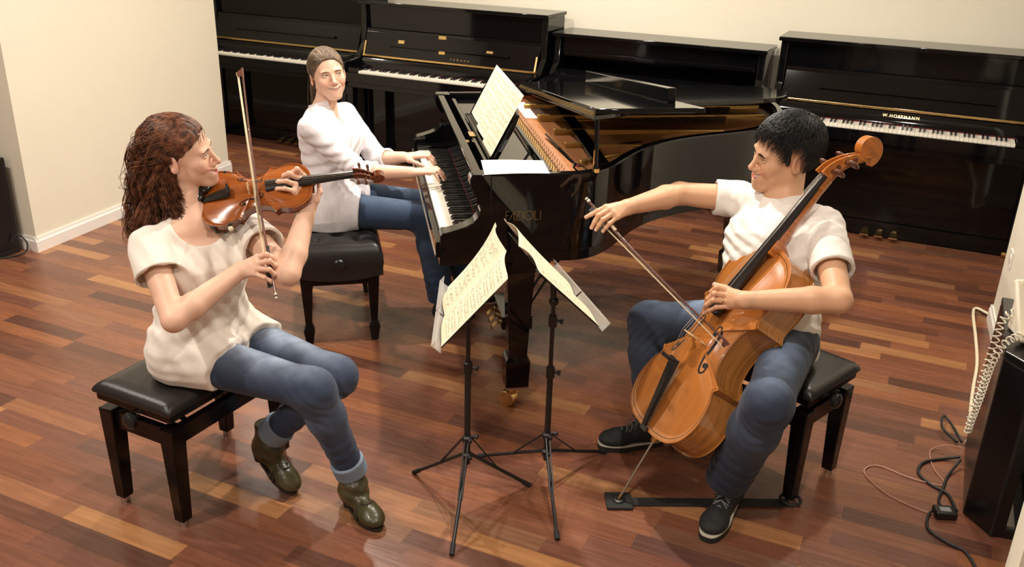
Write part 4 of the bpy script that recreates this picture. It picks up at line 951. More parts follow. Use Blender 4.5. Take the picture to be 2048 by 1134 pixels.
# cello end pin to the floor anchor
ep0 = CO + CR @ Vector((0, -.004, -.056)); ep1 = Vector((-.727, 2.549, .016)); RI = CR.transposed()
a = RI @ (ep0 - CO); b = RI @ (ep1 - CO)
mb = MB(); mb.tube([a, b], .0042, 10); mb.build('end_pin', M['steel'], cel, smooth=40)
mb = MB(); mb.tube([a + (a - b).normalized() * .01, a + (b - a).normalized() * .022], [.016, .010], 14); mb.build('pin_collar', M['brass'], cel, smooth=40)
mb = MB(); mb.tube([b + (a - b).normalized() * .016, b], [.006, .005], 10); mb.build('pin_tip', M['brass'], cel, smooth=40)
# the anchor strap on the floor
an = empty('end_pin_anchor', (-.727, 2.549, 0), None, 'flat black strap on the floor holding the cello spike, looped round a bench leg', 'floor anchor')
mb = MB(); d = Vector((.545, .268, 0)).normalized(); q = Vector((-d.y, d.x, 0)); mb.box((-.045, -.045, .001), (.045, .045, .012), basis(d, q, (0, 0, 1)), (0, 0, 0)); mb.build('pad', M['rubber'], an, bevel=.003)
mb = MB(); mb.box((.03, -.022, .002), (.585, .022, .0065), basis(d, q, (0, 0, 1)), (0, 0, 0)); mb.build('strap', M['rubber'], an, bevel=.001)
mb = MB(); mb.lathe([(.020, .012), (.022, .016), (.016, .019), (.007, .017), (.007, .0125)], n=18); mb.build('cup', M['dark_metal'], an, smooth=40)
mb = MB(); c = Vector((-.195, 2.822, 0)) - Vector((-.727, 2.549, 0)); mb.tube([c + Vector((.034 * math.cos(t), .034 * math.sin(t), .014)) for t in np.linspace(0, 2 * PI, 20)], .006, 6); mb.build('leg_loop', M['rubber'], an, smooth=40)
# bows
def bow(tip, frog, nrm_, label, stickmat, thick=1.0, head=1.0, grip=True):
    """tip, frog: ends of the hair side; nrm_ points from hair to stick"""
    T_ = Vector(tip); F_ = Vector(frog); d = (F_ - T_).normalized(); Nn = Vector(nrm_); Nn = (Nn - d * Nn.dot(d)).normalized(); W_ = d.cross(Nn); ln = (F_ - T_).length
    r = empty('violin_bow' if thick < 1.2 else 'cello_bow', T_, None, label, 'bow'); P = lambda s, h, w_=0: d * s + Nn * h + W_ * w_
    pts = []; rs = []
    for i in range(17):
        t = i / 16; s = .004 + (ln - .006) * t; pts.append(P(s, .022 - .016 * math.sin(PI * min(t * .95 + .03, 1)) * .75 + .002 * t)); rs.append((.0026 + .0016 * t) * thick)
    mb = MB(); mb.tube(pts, rs, 10); mb.build('stick', stickmat, r, smooth=40)
    mb = MB(); mb.add([P(-.006, .024, -.003), P(-.006, .024, .003), P(.022, .022, .0035), P(.022, .022, -.0035), P(.003, -.001, -.004), P(.003, -.001, .004), P(.014, -.001, .0045), P(.014, -.001, -.0045)], [(0, 1, 2, 3), (7, 6, 5, 4), (0, 4, 5, 1), (1, 5, 6, 2), (2, 6, 7, 3), (3, 7, 4, 0)]); mb.build('head', stickmat, r, bevel=.001)
    mb = MB(); mb.add([P(.003, -.0025, -.004), P(.003, -.0025, .004), P(.0145, -.0025, .004), P(.0145, -.0025, -.004), P(.002, -.0005, -.004), P(.002, -.0005, .004), P(.0145, -.0005, .004), P(.0145, -.0005, -.004)], [(0, 1, 2, 3), (7, 6, 5, 4), (0, 4, 5, 1), (1, 5, 6, 2), (2, 6, 7, 3), (3, 7, 4, 0)]); mb.build('head_plate', M['ivory'], r)
    fs = ln - .075
    mb = MB(); w_ = .0052 * thick; V = [P(.010, 0, -w_ * .8), P(.010, 0, w_ * .8), P(.010, .0012, w_ * .8), P(.010, .0012, -w_ * .8), P(fs, 0, -w_), P(fs, 0, w_), P(fs, .0012, w_), P(fs, .0012, -w_)]; mb.hexa(V); mb.build('hair', M['bow_hair'], r)
    mb = MB(); V = [P(fs - .002, .0, -.006 * thick), P(fs - .002, .0, .006 * thick), P(fs + .052, .002, .006 * thick), P(fs + .052, .002, -.006 * thick), P(fs + .004, .022, -.004 * thick), P(fs + .004, .022, .004 * thick), P(fs + .050, .022, .004 * thick), P(fs + .050, .022, -.004 * thick)]; mb.hexa(V); fg = mb.build('frog', M['ebony'], r, bevel=.0015)
    mb = MB(); mb.hexa([P(fs - .004, -.0008, -.0065 * thick), P(fs - .004, -.0008, .0065 * thick), P(fs + .010, -.0008, .0065 * thick), P(fs + .010, -.0008, -.0065 * thick), P(fs - .004, .006, -.006 * thick), P(fs - .004, .006, .006 * thick), P(fs + .010, .006, .006 * thick), P(fs + .010, .006, -.006 * thick)]); mb.build('ferrule', M['steel'], fg)
    for s in (-1, 1):
        mb = MB(); mb.cyl(P(fs + .028, .012, s * .0045 * thick), P(fs + .028, .012, s * .0062 * thick), .0035, 12); mb.build('frog_eye', M['ivory'], fg)
    mb = MB(); mb.tube([P(fs - .075, .0195), P(fs - .004, .022)], .0044 * thick, 12); mb.build('grip_wrap', M['dark_metal'] if thick < 1.2 else M['ivory'], r, smooth=40)
    mb = MB(); mb.cyl(P(ln - .004, .0245), P(ln + .004, .0245), .0046 * thick, 12); mb.cyl(P(ln + .009, .0245), P(ln + .014, .0245), .0044 * thick, 12); mb.build('screw_button', M['ivory'], r, smooth=40)
    mb = MB(); mb.cyl(P(ln + .004, .0245), P(ln + .009, .0245), .0043 * thick, 12); mb.build('screw_ring', M['dark_metal'], r, smooth=40)
    return r
M['bow_hair'] = mat('horse_hair', (.80, .68, .46), .4, noise=.08, nscale=200); M['bow_dark'] = mat('pernambuco_dark', (.10, .032, .020), .28, noise=.2, nscale=40, coat=.3); M['bow_brown'] = mat('pernambuco_brown', (.16, .055, .03), .28, noise=.2, nscale=40, coat=.3)
vb_t, vb_f = Vector((-2.001, 2.284, 1.378)), Vector((-1.694, 1.989, .787)); vbow = bow(vb_t, vb_f, (.80, .05, .35), 'slim brown violin bow held upright across the violin strings', M['bow_brown'])
cb_t, cb_f = Vector((-.462, 2.69, .592)), Vector((-1.044, 2.907, .915)); cbow = bow(cb_t, cb_f, (.25, .25, .9), 'dark cello bow held in the outstretched hand of the cello player', M['bow_dark'], thick=1.35)
# ================================================================== clutter at the room's sides
sp = empty('loudspeaker', (-4.72, 3.0, 0), None, 'black box loudspeaker on the floor at the left wall corner', 'loudspeaker')
mb = MB(); mb.box((-.25, -.30, .03), (.215, .245, .545)); mb.build('cabinet', M['black2'], sp, bevel=.008)
mb = MB(); mb.box((-.245, -.295, .0), (.21, .24, .032)); mb.build('plinth', M['dark_metal'], sp, bevel=.004)
mb = MB(); mb.box((-.24, -.312, .05), (.205, -.298, .53)); mb.build('grille', M['rubber'], sp, bevel=.004)
cb = MB(); cb.tube(bezier([(-4.50, 3.18, .075), (-4.475, 3.215, .115), (-4.44, 3.235, .07), (-4.44, 3.22, .02), (-4.47, 3.16, .006), (-4.53, 3.06, .006)], 8), .0045, 8)
tag(cb.build('cable', M['cable_black'], None, smooth=50), 'thin black cable looping beside the loudspeaker at the left wall', 'cable', 'cables lying on the floor')
rk = empty('equipment_stand', (.35, 3.02, 0), None, 'dark equipment stand with an open front at the right edge, below the telephone', 'equipment stand')
mb = MB(); mb.prism([(.0, .01), (.085, -.09), (.125, -.075), (.075, .50), (.005, .50)], .0, .60); mb.build('side_panel', M['black2'], rk, bevel=.006)
mb = MB(); mb.prism([(.0, .01), (.09, -.09), (.62, -.02), (.62, .50), (.005, .50)], .60, .625); mb.build('top_panel', M['black2'], rk, bevel=.004)
mb = MB(); mb.prism([(.09, -.08), (.60, -.02), (.60, .49), (.07, .49)], .0, .035); mb.build('base_panel', M['black2'], rk, bevel=.004)
mb = MB(); mb.box((.56, -.02, .03), (.60, .49, .60)); mb.build('side_panel', M['black2'], rk, bevel=.004)
mb = MB(); mb.box((.115, -.03, .036), (.13, .02, .045)); mb.box((.12, -.06, .035), (.15, .30, .042)); mb.build('edge_strip', M['steel'], rk)
mb = MB(); mb.box((.19, -.04, .05), (.55, .35, .30)); mb.box((.19, -.055, .07), (.55, -.04, .28)); am = mb.build('amplifier', M['dark_metal'], rk, bevel=.006)
for z in (.12, .22):
    mb = MB(); mb.cyl((.215, -.055, z), (.215, -.07, z), .016, 18); mb.build('amplifier_knob', M['steel'], am, smooth=40)
ph = empty('telephone', (.372, 3.13, .626), rotz(math.radians(18)), 'beige desk telephone with coiled cord on the dark stand at the right edge', 'telephone')
PT = Matrix.Rotation(math.radians(52), 3, 'X')
mb = MB(); mb.box((.0, .0, .0), (.16, .21, .03), PT, (0, -.03, .0)); mb.prism_x([(-.03, 0), (.10, .0), (.10, .158), (.085, .165)], .02, .14); mb.build('base', M['plastic_white'], ph, bevel=.008, seg=3, smooth=40)
mb = MB(); mb.tube([PT @ Vector((.035, y, z)) + Vector((0, -.03, 0)) for y, z in ((.01, .045), (.03, .062), (.10, .066), (.18, .062), (.20, .045))], [.022, .021, .015, .021, .022], 14); mb.build('handset', M['plastic_white'], ph, smooth=60)
for i in range(12):
    mb = MB(); p = PT @ Vector((.085 + .025 * (i % 3), .04 + .03 * (i // 3), .031)) + Vector((0, -.03, 0)); mb.box((-.008, -.009, -.002), (.008, .009, .004), PT, p); mb.build('key', M['trim'], ph, bevel=.001)
def coil(path, R, turns, r, n=12):
    P = bezier(path, 10); L_ = [0]; 
    for a, b in zip(P, P[1:]): L_.append(L_[-1] + (b - a).length)
    out = []; tot = turns * n
    for i in range(tot + 1):
        s = L_[-1] * i / tot; k = min(max(int(np.searchsorted(L_, s)) - 1, 0), len(P) - 2); t = (s - L_[k]) / max(L_[k + 1] - L_[k], 1e-6); c = P[k].lerp(P[k + 1], t)
        d = (P[k + 1] - P[k]).normalized(); u = d.orthogonal().normalized(); u = (Vector((.9, .4, 0)) - d * d.dot(Vector((.9, .4, 0)))).normalized(); v = d.cross(u); a = 2 * PI * i / n
        out.append(c + (u * math.cos(a) + v * math.sin(a)) * R)
    return out
mb = MB()
top1 = [(.375, 3.20, .70), (.345, 3.22, .66), (.335, 3.20, .58), (.325, 3.20, .42), (.318, 3.18, .30), (.318, 3.16, .24)]
mb.tube([Vector(top1[0])] + coil(top1, .0115, 22, .002), .0024, 6)
top2 = [(.318, 3.16, .24), (.318, 3.14, .30), (.322, 3.10, .42), (.325, 3.05, .56), (.345, 3.05, .635), (.39, 3.10, .66)]
mb.tube(coil(top2, .0115, 26, .002) + [Vector((.40, 3.16, .665))], .0024, 6)
tag(mb.build('coiled_cord', M['plastic_white'], None, smooth=60), 'beige coiled telephone cord hanging down beside the dark stand', 'cord')
wpath = [un_ for un_ in [(.462, 4.90, .02), (.40, 4.99, .008), (.385, 4.90, .007), (.395, 4.60, .007), (.40, 4.30, .007), (.385, 4.05, .007), (.375, 3.85, .007), (.37, 3.60, .007), (.36, 3.52, .01)]]
mb = MB(); mb.tube(bezier(wpath, 8), .0075, 8); tag(mb.build('cable', M['ivory'], None, smooth=60), 'thick cream cable running along the floor by the right wall', 'cable', 'cables lying on the floor')
mb = MB()
mb.tube(bezier([(.34, 3.5, .02), (.30, 3.63, .02), (.27, 3.66, .03), (.27, 3.58, .02), (.325, 3.50, .015)], 8), .005, 8)
mb.tube(bezier([(.335, 3.38, .02), (.28, 3.36, .006), (.215, 3.30, .006), (.20, 3.22, .006), (.24, 3.16, .006), (.30, 3.12, .006), (.33, 3.02, .01)], 8), .0055, 8)
mb.tube(bezier([(.335, 3.34, .03), (.30, 3.25, .006), (.285, 3.15, .006), (.275, 3.05, .006), (.32, 2.98, .012)], 8), .005, 8)
mb.tube(bezier([(.30, 3.02, .02), (.25, 2.98, .006), (.245, 2.88, .006), (.30, 2.83, .006), (.36, 2.80, .006), (.40, 2.70, .006), (.45, 2.55, .006)], 8), .005, 8)
tag(mb.build('cable_tangle', M['cable_black'], None, smooth=60), 'tangle of black cables on the floor beside the dark equipment stand', 'cable', 'cables lying on the floor')
M['pinkwire'] = mat('pale_copper_wire', (.55, .30, .22), .4)
mb = MB(); mb.tube(bezier([(.335, 3.40, .05), (.28, 3.44, .02), (.235, 3.40, .004), (.25, 3.28, .004), (.29, 3.18, .004), (.18, 3.17, .004), (.06, 3.20, .004), (.02, 3.13, .004), (.10, 3.03, .004), (.22, 2.98, .004), (.30, 2.98, .004)], 10), .0022, 6)
tag(mb.build('thin_wire', M['pinkwire'], None, smooth=60), 'thin pale pink wire curling over the floor near the right edge', 'cable', 'cables lying on the floor')
ad = empty('power_adapter', (.292, 2.985, 0), rotz(math.radians(20)), 'small black power adapter on the floor by the dark stand', 'power adapter')
mb = MB(); mb.box((-.035, -.026, .001), (.035, .026, .028)); mb.build('body', M['black2'], ad, bevel=.005, seg=3)
mb = MB(); mb.box((-.018, -.012, .028), (.018, .012, .029)); mb.build('rating_label', mat('grey_sticker', (.25, .25, .25), .6), ad)
# ================================================================== people: shared shapes
def bounded(P, c, rad, fn, k=0):
    """evaluate fn only near c; elsewhere a safe distance"""
    d = vlen(P - np.asarray(c, F32)) - rad; m = d < .03; out = np.maximum(d, .03).astype(F32)
    if m.any(): out[m] = fn(P[m])
    return out
class Head:
    def __init__(s, c, R, sc, woman=True, smile=1.0, eye_open=1.0, wide=1.0, nose=1.0, jaw=1.0, chin=.004):
        s.ch = chin
        s.c = np.array(c, F32); s.R = np.array(R, F32); s.s = sc; s.w = woman; s.smile = smile; s.eo = eye_open; s.wd = wide; s.nz = nose; s.jw = jaw
        x = s.R[:, 0] / np.linalg.norm(s.R[:, 0]); y = s.R[:, 1] - x * (s.R[:, 1] @ x); y /= np.linalg.norm(y); s.R = np.stack([x, y, np.cross(x, y)], 1).astype(F32)
    def loc(s, P): return ((P - s.c) @ s.R) / s.s
    def out(s, p): return s.c + s.R @ (np.array(p, F32) * s.s)
    def lipd(s, q):
        q2 = q.copy(); q2[:, 1] -= s.ch * .6; q2[:, 2] -= .012 * (q[:, 0] / .031) ** 2 * s.smile; q2[:, 1] += .0135 * (q[:, 0] / .031) ** 2
        return ell(q2, (0, .0885, -.0655), (.0335, .0100, .0098 + .0012 * s.smile)), q2
    def sdf(s, P):
        q = s.loc(P); ax = np.abs(q[:, 0]); m = q.copy(); m[:, 0] = ax; ch = s.ch          # mirrored
        d = ell(q, (0, -.018, .032), (.0745 * s.wd, .095, .084)); d = smin(d, ell(q, (0, .024, -.010), (.0635 * s.wd, .063, .078)), .03)
        jr = .019 if s.w else .026
        d = smin(d, cone(m, (.050 * s.jw, .000, -.054), (.018, .064 + ch, -.097), jr * .9, .0165), .028); d = smin(d, sph(q, (0, .0745 + ch, -.0975), .0170 if s.w else .0200), .018)
        d = smin(d, ell(m, (.036 * s.wd, .040 + ch * .5, -.052), (.023, .026, .029)), .02)
        d = smin(d, ell(m, (.042 * s.wd, .056, -.020), (.022, .021, .017)), .020)
        d = smin(d, ell(m, (.040, .0670, -.040 + .004 * s.smile), (.0175, .0150, .0155)), .016)
        d = smin(d, ell(m, (.026, .0765, .0175), (.024, .010, .008 if s.w else .0100)), .014)
        d = smin(d, ell(q, (0, .080 + ch * .6, -.066), (.031, .0165, .025)), .018)
        d = smax(d, -ell(m, (.0315, .0950, .001), (.0170, .0160, .0100)), .012)
        ez = .0012
        lid = ell(m, (.0312, .0718, ez), (.0152, .0142, .0132)); d = smin(d, lid, .004)
        # almond opening: an upper arc and a flatter lower one
        u = (m[:, 0] - .0312) / .0138; zz = q[:, 2] - ez - .0008 * u; hu = .0060 * s.eo * (1 - u * u); hl = .0034 * s.eo * (1 - u * u) + .0022 * (1 - s.eo) * 0
        op = np.maximum(np.maximum(zz - hu, -zz - hl), np.abs(u) * .0138 - .0138).astype(F32); op = np.maximum(op, (.070 - q[:, 1])); d = smax(d, -op, .0010)
        nz = s.nz
        nose = cone(q, (0, .081, .010), (0, .083 + .0225 * nz, -.031), .0062, .0088); nose = smin(nose, sph(q, (0, .084 + .0225 * nz, -.0335), .0092), .006)
        nose = smin(nose, ell(m, (.0115, .0935, -.0375), (.0078, .0105, .0072)), .006); d = smin(d, nose, .009)
        d = smax(d, -ell(m, (.0062, .0985, -.0435), (.0030, .0055, .0035)), .002)
        lip, q2 = s.lipd(q); d = smin(d, lip, .0045)
        if s.smile > 0: d = smax(d, -ell(q2, (0, .096, -.0655), (.0295, .019, .0052 * s.smile + .0004)), .0015)
        d = smax(d, -(ell(q2, (0, .101, -.0655), (.030, .006, .0012))), .002)
        # smile folds
        if s.smile > .5: d = d + .0011 * np.exp(-(((m[:, 0] - (.024 + .55 * np.clip(-.030 - q[:, 2], 0, .05))) / .0026) ** 2)) * sstep(q[:, 2], -.075, -.055) * (1 - sstep(q[:, 2], -.040, -.030)) * (q[:, 1] > .04)
        ear = q.copy(); ear[:, 0] = ax
        e = ear - A(.0755 * s.wd, -.010, -.008); a = .35; e = np.stack([e[:, 0] * math.cos(a) - e[:, 1] * math.sin(a), e[:, 0] * math.sin(a) + e[:, 1] * math.cos(a), e[:, 2]], 1); e[:, 1] += e[:, 2] * .18
        ed = ell(e, (0, 0, 0), (.0065, .0185, .0305)); ed = smax(ed, -ell(e, (.0065, .0015, .004), (.0048, .0115, .0195)), .003); ed = smin(ed, ell(e, (.001, -.004, -.022), (.006, .010, .009)), .005)
        d = smin(d, ed, .005)
        return d * s.s
    def colour(s, P, base, lip, blush, scalp=None, stubble=0):
        q = s.loc(P); c = np.tile(np.array(base, F32), (len(P), 1)); near = vlen(q) < .16
        m = q.copy(); m[:, 0] = np.abs(m[:, 0])
        c = mixc(c, blush, .55 * np.exp(-(vlen((m - A(.040, .066, -.036)) / A(.022, .03, .018)) ** 2)) * near)
        c = mixc(c, blush, .45 * np.exp(-(vlen((q - A(0, .108, -.034)) / A(.014, .016, .012)) ** 2)) * near)
        c = mixc(c, blush, .5 * np.exp(-(vlen((m - A(.080, -.01, -.008)) / A(.014, .02, .03)) ** 2)) * near)
        if stubble: c = mixc(c, np.array(base) * np.array((.62, .60, .62)), stubble * (np.exp(-(vlen((q - A(0, .07, -.088)) / A(.04, .05, .028)) ** 2)) + .5 * np.exp(-(vlen((q - A(0, .095, -.052)) / A(.022, .02, .006)) ** 2))) * near)
        ld, q2 = s.lipd(q); c = mixc(c, lip, (1 - sstep(ld, -.0005, .0022)) * (q[:, 1] > .070) * near)
        c = mixc(c, (.10, .02, .015), (q2[:, 1] < .0865) * (np.abs(q2[:, 2] + .0655) < .0056) * (np.abs(q[:, 0]) < .030) * (q[:, 1] > .05) * near * 1.0)
        u = (m[:, 0] - .0312) / .0145; zz = q[:, 2] - .0012 - .0008 * u; up_ = np.abs(zz - .0062 * s.eo * (1 - u * u)); c = mixc(c, (.035, .018, .012), .85 * (1 - sstep(up_, .0006, .0020)) * (np.abs(u) < 1.08) * (q[:, 1] > .066) * near)
        return c
    def extras(s, parent, iris, brow_mat, brow=1.0, teeth=True, gaze=(0, 1, 0)):
        """eyes, eyebrows and teeth as children"""
        for sx in (-1, 1):
            mb = MB(); c = Vector((.0312 * sx, .0712, .0012)); mb.use(M['sclera']); mb.ball(c, .0128, 20); g = Vector(gaze).normalized(); Rg = g.to_track_quat('Z', 'Y').to_matrix()
            for m_, ra, off in ((iris, .0068, .00012), (M['pupil'], .0034, .00024)):
                mb.use(m_); V = [c + Rg @ Vector((0, 0, .0128 + off))]
                for k in (.5, 1):
                    for j in range(20): a = 2 * PI * j / 20; r_ = ra * k; V.append(c + Rg @ Vector((r_ * math.cos(a), r_ * math.sin(a), math.sqrt((.0128 + off) ** 2 - r_ * r_))))
                mb.add(V, [(0, 1 + j, 1 + (j + 1) % 20) for j in range(20)] + [(1 + j, 21 + j, 21 + (j + 1) % 20, 1 + (j + 1) % 20) for j in range(20)])
            mb.v = [tuple(s.out(v)) for v in mb.v]; mb.build('eye', None, parent, smooth=60, world=True)
            mb = MB(); pts = [(.012, .0885, .0135), (.020, .0885, .0165), (.030, .0845, .0182), (.040, .0755, .0168), (.047, .0655, .0125)]
            P = bezier([(x * sx, y, z) for x, y, z in pts], 5); n = len(P)
            V = []
            for i, p in enumerate(P):
                # drop the brow onto the skin
                q = np.array([p], F32); 
                for _ in range(12):
                    dd = s.sdf(np.array([s.out(q[0])], F32))[0]; q[0, 1] -= dd / s.s * .8
                h = .0034 * brow * math.sin(PI * (.12 + .80 * i / (n - 1)))
                V += [(q[0, 0], q[0, 1] + .0009, q[0, 2] + h), (q[0, 0], q[0, 1] + .0016, q[0, 2]), (q[0, 0], q[0, 1] + .0009, q[0, 2] - h), (q[0, 0], q[0, 1] - .003, q[0, 2])]
            mb.add(V, [(i * 4 + j, i * 4 + (j + 1) % 4, (i + 1) * 4 + (j + 1) % 4, (i + 1) * 4 + j) for i in range(n - 1) for j in range(4)])
            mb.v = [tuple(s.out(v)) for v in mb.v]; mb.build('eyebrow', brow_mat, parent, smooth=60, world=True)
        if teeth:
            mb = MB(); V = []; n = 16
            for i in range(n + 1):
                x = -.0262 + .0524 * i / n; zc = -.0655 + .012 * (x / .031) ** 2 * s.smile; y = .0885 + s.ch * .6 - .0135 * (x / .031) ** 2 - .0012 + (.0005 if i % 2 else 0)
                V += [(x, y - .0005, zc + .0075), (x, y + .0006, zc + .002), (x, y - .0002, zc - .0036 * min(1, s.smile)), (x, y - .004, zc)]
            mb.add(V, [(i * 4 + j, i * 4 + (j + 1) % 4, (i + 1) * 4 + (j + 1) % 4, (i + 1) * 4 + j) for i in range(n) for j in range(4)])
            mb.v = [tuple(s.out(v)) for v in mb.v]; mb.build('teeth', M['teeth'], parent, smooth=60, world=True)
M['sclera'] = mat('eye_white', (.50, .46, .43), .15); M['pupil'] = mat('pupil', (.004, .004, .004), .1); M['iris_blue'] = mat('grey_blue_iris', (.10, .15, .18), .15); M['iris_brown'] = mat('brown_iris', (.05, .022, .010), .15); M['teeth'] = mat('teeth', (.80, .76, .68), .2)
def skinmat(name, c): m = mat(name, c, .45, attr='col', spec=.4, sss=.12, bump=.00025, bscale=420); return m
class Hand:
    def __init__(s, J, r=.0085, palm=.0155):
        s.J = {k: [np.array(p, F32) for p in v] for k, v in J.items()}; s.r = r; s.pr = palm; allp = np.array([p for v in J.values() for p in v]); s.c = allp.mean(0); s.rad = np.linalg.norm(allp - s.c, axis=1).max() + .03; s.w = s.J['wrist'][0]
        s.lo = allp.min(0) - .022; s.hi = allp.max(0) + .022
    def raw(s, P):
        J = s.J; r = s.r; d = None; M_ = [J[k][0] for k in ('index', 'middle', 'ring', 'pinky')]
        ctr = (M_[0] + M_[3]) / 2; across = M_[0] - M_[3]
        for i, k in enumerate(('index', 'middle', 'ring', 'pinky')):
            w = s.w + across * (.18 - .12 * i) ; e = cone(P, w, J[k][0], s.pr, r * 1.12); d = e if d is None else smin(d, e, .012)
        for a, b in zip(M_, M_[1:]): d = smin(d, cone(P, a, b, r * .95, r * .95), .008)
        th = J['thumb']; d = smin(d, cone(P, s.w + (th[0] - s.w) * .35, th[0], s.pr * .85, r * 1.25), .014); d = smin(d, cone(P, th[0], (M_[0] + s.w) / 2, r * 1.1, r), .014)
        t = smin(cone(P, th[0], th[1], r * 1.22, r * 1.02), cone(P, th[1], th[2], r * 1.05, r * .88), .004); d = smin(d, t, .008)
        for i, k in enumerate(('index', 'middle', 'ring', 'pinky')):
            f = (1.0, 1.02, .97, .86)[i]; p = J[k]
            e = cone(P, p[0], p[1], r * 1.08 * f, r * .98 * f); e = smin(e, sph(P, p[1], r * 1.04 * f), .002); e = smin(e, cone(P, p[1], p[2], r * .96 * f, r * .88 * f), .003); e = smin(e, cone(P, p[2], p[3], r * .88 * f, r * .76 * f), .003)
            d = smin(d, e, .0035)
        return d
    def sdf(s, P): return bounded(P, s.c, s.rad, s.raw)
    def nails(s, parent, view, m):
        """finger nails: small plates on the outer side of the last joints"""
        for k in ('index', 'middle', 'ring', 'pinky', 'thumb'):
            p = s.J[k]; tip, dip, pip = p[-1], p[-2], p[-3]; d = nrm(tip - dip); up = nrm(np.cross(np.cross(d, pip - dip), d) * -1) if np.linalg.norm(np.cross(d, pip - dip)) > 1e-5 else nrm(view)
            if k == 'thumb': up = nrm(np.array(view) - d * (np.array(view) @ d))
            x = np.cross(d, up); r = s.r * (.80 if k != 'thumb' else .92); mb = MB(); V = []
            for i in range(4):
                for j in range(5):
                    a = (-.9 + 1.8 * j / 4); V.append(tip + d * (-.006 + .0095 * i / 3 - .001 * abs(a)) + (up * math.cos(a) + x * math.sin(a)) * (r * (1.03 - .03 * i / 3)))
            mb.add(V, [(i * 5 + j, (i + 1) * 5 + j, (i + 1) * 5 + j + 1, i * 5 + j + 1) for i in range(3) for j in range(4)]); mb.build('fingernail', m, parent, smooth=60, world=True)
class Torso:
    def __init__(s, J, tab, zt):
        s.H = (np.array(J['hipR']) + J['hipL']) / 2; s.N = np.array(J['neck']); s.Z = nrm(s.N - s.H); s.L = np.linalg.norm(s.N - s.H)
        o = lambda v: nrm(v - s.Z * (v @ s.Z)); s.X0 = o(np.array(J['hipR']) - J['hipL']); s.X1 = o(np.array(J['shR']) - J['shL']); s.tab = np.array(tab, float); s.z = np.array(zt, float) * s.L
        s.Y1 = np.cross(s.Z, s.X1); s.Y0 = np.cross(s.Z, s.X0)
    def loc(s, P):
        q = P - s.H.astype(F32); z = q @ s.Z.astype(F32); t = np.clip(z / s.L, 0, 1)[:, None]; X = s.X0 * (1 - t) + s.X1 * t; X /= vlen(X)[:, None]; Y = np.cross(s.Z[None], X)
        return (q * X).sum(1), (q * Y).sum(1), z
    def sdf(s, P, add=0., addt=None, zmin=None, zmax=None, k=.04):
        x, y, z = s.loc(P); a = np.interp(z, s.z, s.tab[:, 0]) + add; b = np.interp(z, s.z, s.tab[:, 1]) + add; yc = np.interp(z, s.z, s.tab[:, 2])
        if addt is not None: e = np.interp(z, s.z, addt); a = a + e; b = b + e
        y = y - yc; k0 = (np.abs(x / a) ** 2.3 + np.abs(y / b) ** 2.3) ** (1 / 2.3); k1 = np.sqrt((x / (a * a)) ** 2 + (y / (b * b)) ** 2); d = (k0 * (k0 - 1) / np.maximum(k1, 1e-6)).astype(F32)
        lo = s.z[0] if zmin is None else zmin; hi = s.z[-1] if zmax is None else zmax
        return smax(d, np.maximum(lo - z, z - hi).astype(F32), k)
ZT = [-.24, -.10, .08, .25, .42, .58, .72, .84, .93, 1.02]
WOMAN = [(.150, .105, -.01), (.172, .118, -.015), (.165, .112, -.01), (.140, .098, 0), (.122, .086, .005), (.132, .098, .012), (.145, .104, .012), (.142, .090, .0), (.105, .068, -.006), (.060, .052, -.004)]
MAN = [(.150, .110, -.01), (.165, .118, -.01), (.160, .114, 0), (.152, .110, .008), (.150, .106, .01), (.162, .112, .01), (.178, .118, .006), (.172, .104, -.004), (.125, .080, -.01), (.068, .060, -.008)]
def strands(name, paths, rad, material, parent, sides=3):
    """thin tubes along numpy paths (n, k, 3) with radii (k,)"""
    n, k, _ = paths.shape; T_ = np.gradient(paths, axis=1); T_ /= np.linalg.norm(T_, axis=2, keepdims=True) + 1e-9
    a = np.array([.31, .52, .79]); U_ = np.cross(T_, a); U_ /= np.linalg.norm(U_, axis=2, keepdims=True) + 1e-9; W_ = np.cross(T_, U_); V = []
    for j in range(sides): an = 2 * PI * j / sides; V.append(paths + (U_ * math.cos(an) + W_ * math.sin(an)) * rad[None, :, None])
    V = np.stack(V, 2).reshape(-1, 3); idx = np.arange(n * k * sides).reshape(n, k, sides); F = []
    for j in range(sides):
        j2 = (j + 1) % sides; F.append(np.stack([idx[:, :-1, j], idx[:, :-1, j2], idx[:, 1:, j2], idx[:, 1:, j]], -1).reshape(-1, 4))
    F = np.concatenate(F); I = np.array(wm(parent).inverted()); W2 = V @ I[:3, :3].T + I[:3, 3]
    me = bpy.data.meshes.new(name); me.vertices.add(len(W2)); me.vertices.foreach_set('co', W2.astype(F32).ravel()); me.loops.add(F.size); me.loops.foreach_set('vertex_index', F.ravel().astype(np.int32)); me.polygons.add(len(F)); me.polygons.foreach_set('loop_start', np.arange(0, F.size, 4, dtype=np.int32)); me.update(calc_edges=True); me.materials.append(material); me.shade_smooth()
    o = bpy.data.objects.new(name, me); COL.objects.link(o); o.parent = parent; WM[o.name] = wm(parent); return o
def hairmat(name, c1, c2, rough=.42):
    m = mat(name, c1, rough, spec=.45); nt = m.node_tree; b = nt.nodes['Principled BSDF']; tc = nt.nodes.new('ShaderNodeTexCoord'); n = nt.nodes.new('ShaderNodeTexNoise'); n.inputs['Scale'].default_value = 55; n.inputs['Detail'].default_value = 5; nt.links.new(tc.outputs['Object'], n.inputs['Vector'])
    r = nt.nodes.new('ShaderNodeValToRGB'); r.color_ramp.elements[0].color = srgb(c1); r.color_ramp.elements[1].color = srgb(c2); r.color_ramp.elements[0].position = .35; r.color_ramp.elements[1].position = .68; nt.links.new(n.outputs[0], r.inputs[0]); nt.links.new(r.outputs[0], b.inputs['Base Color']); return m
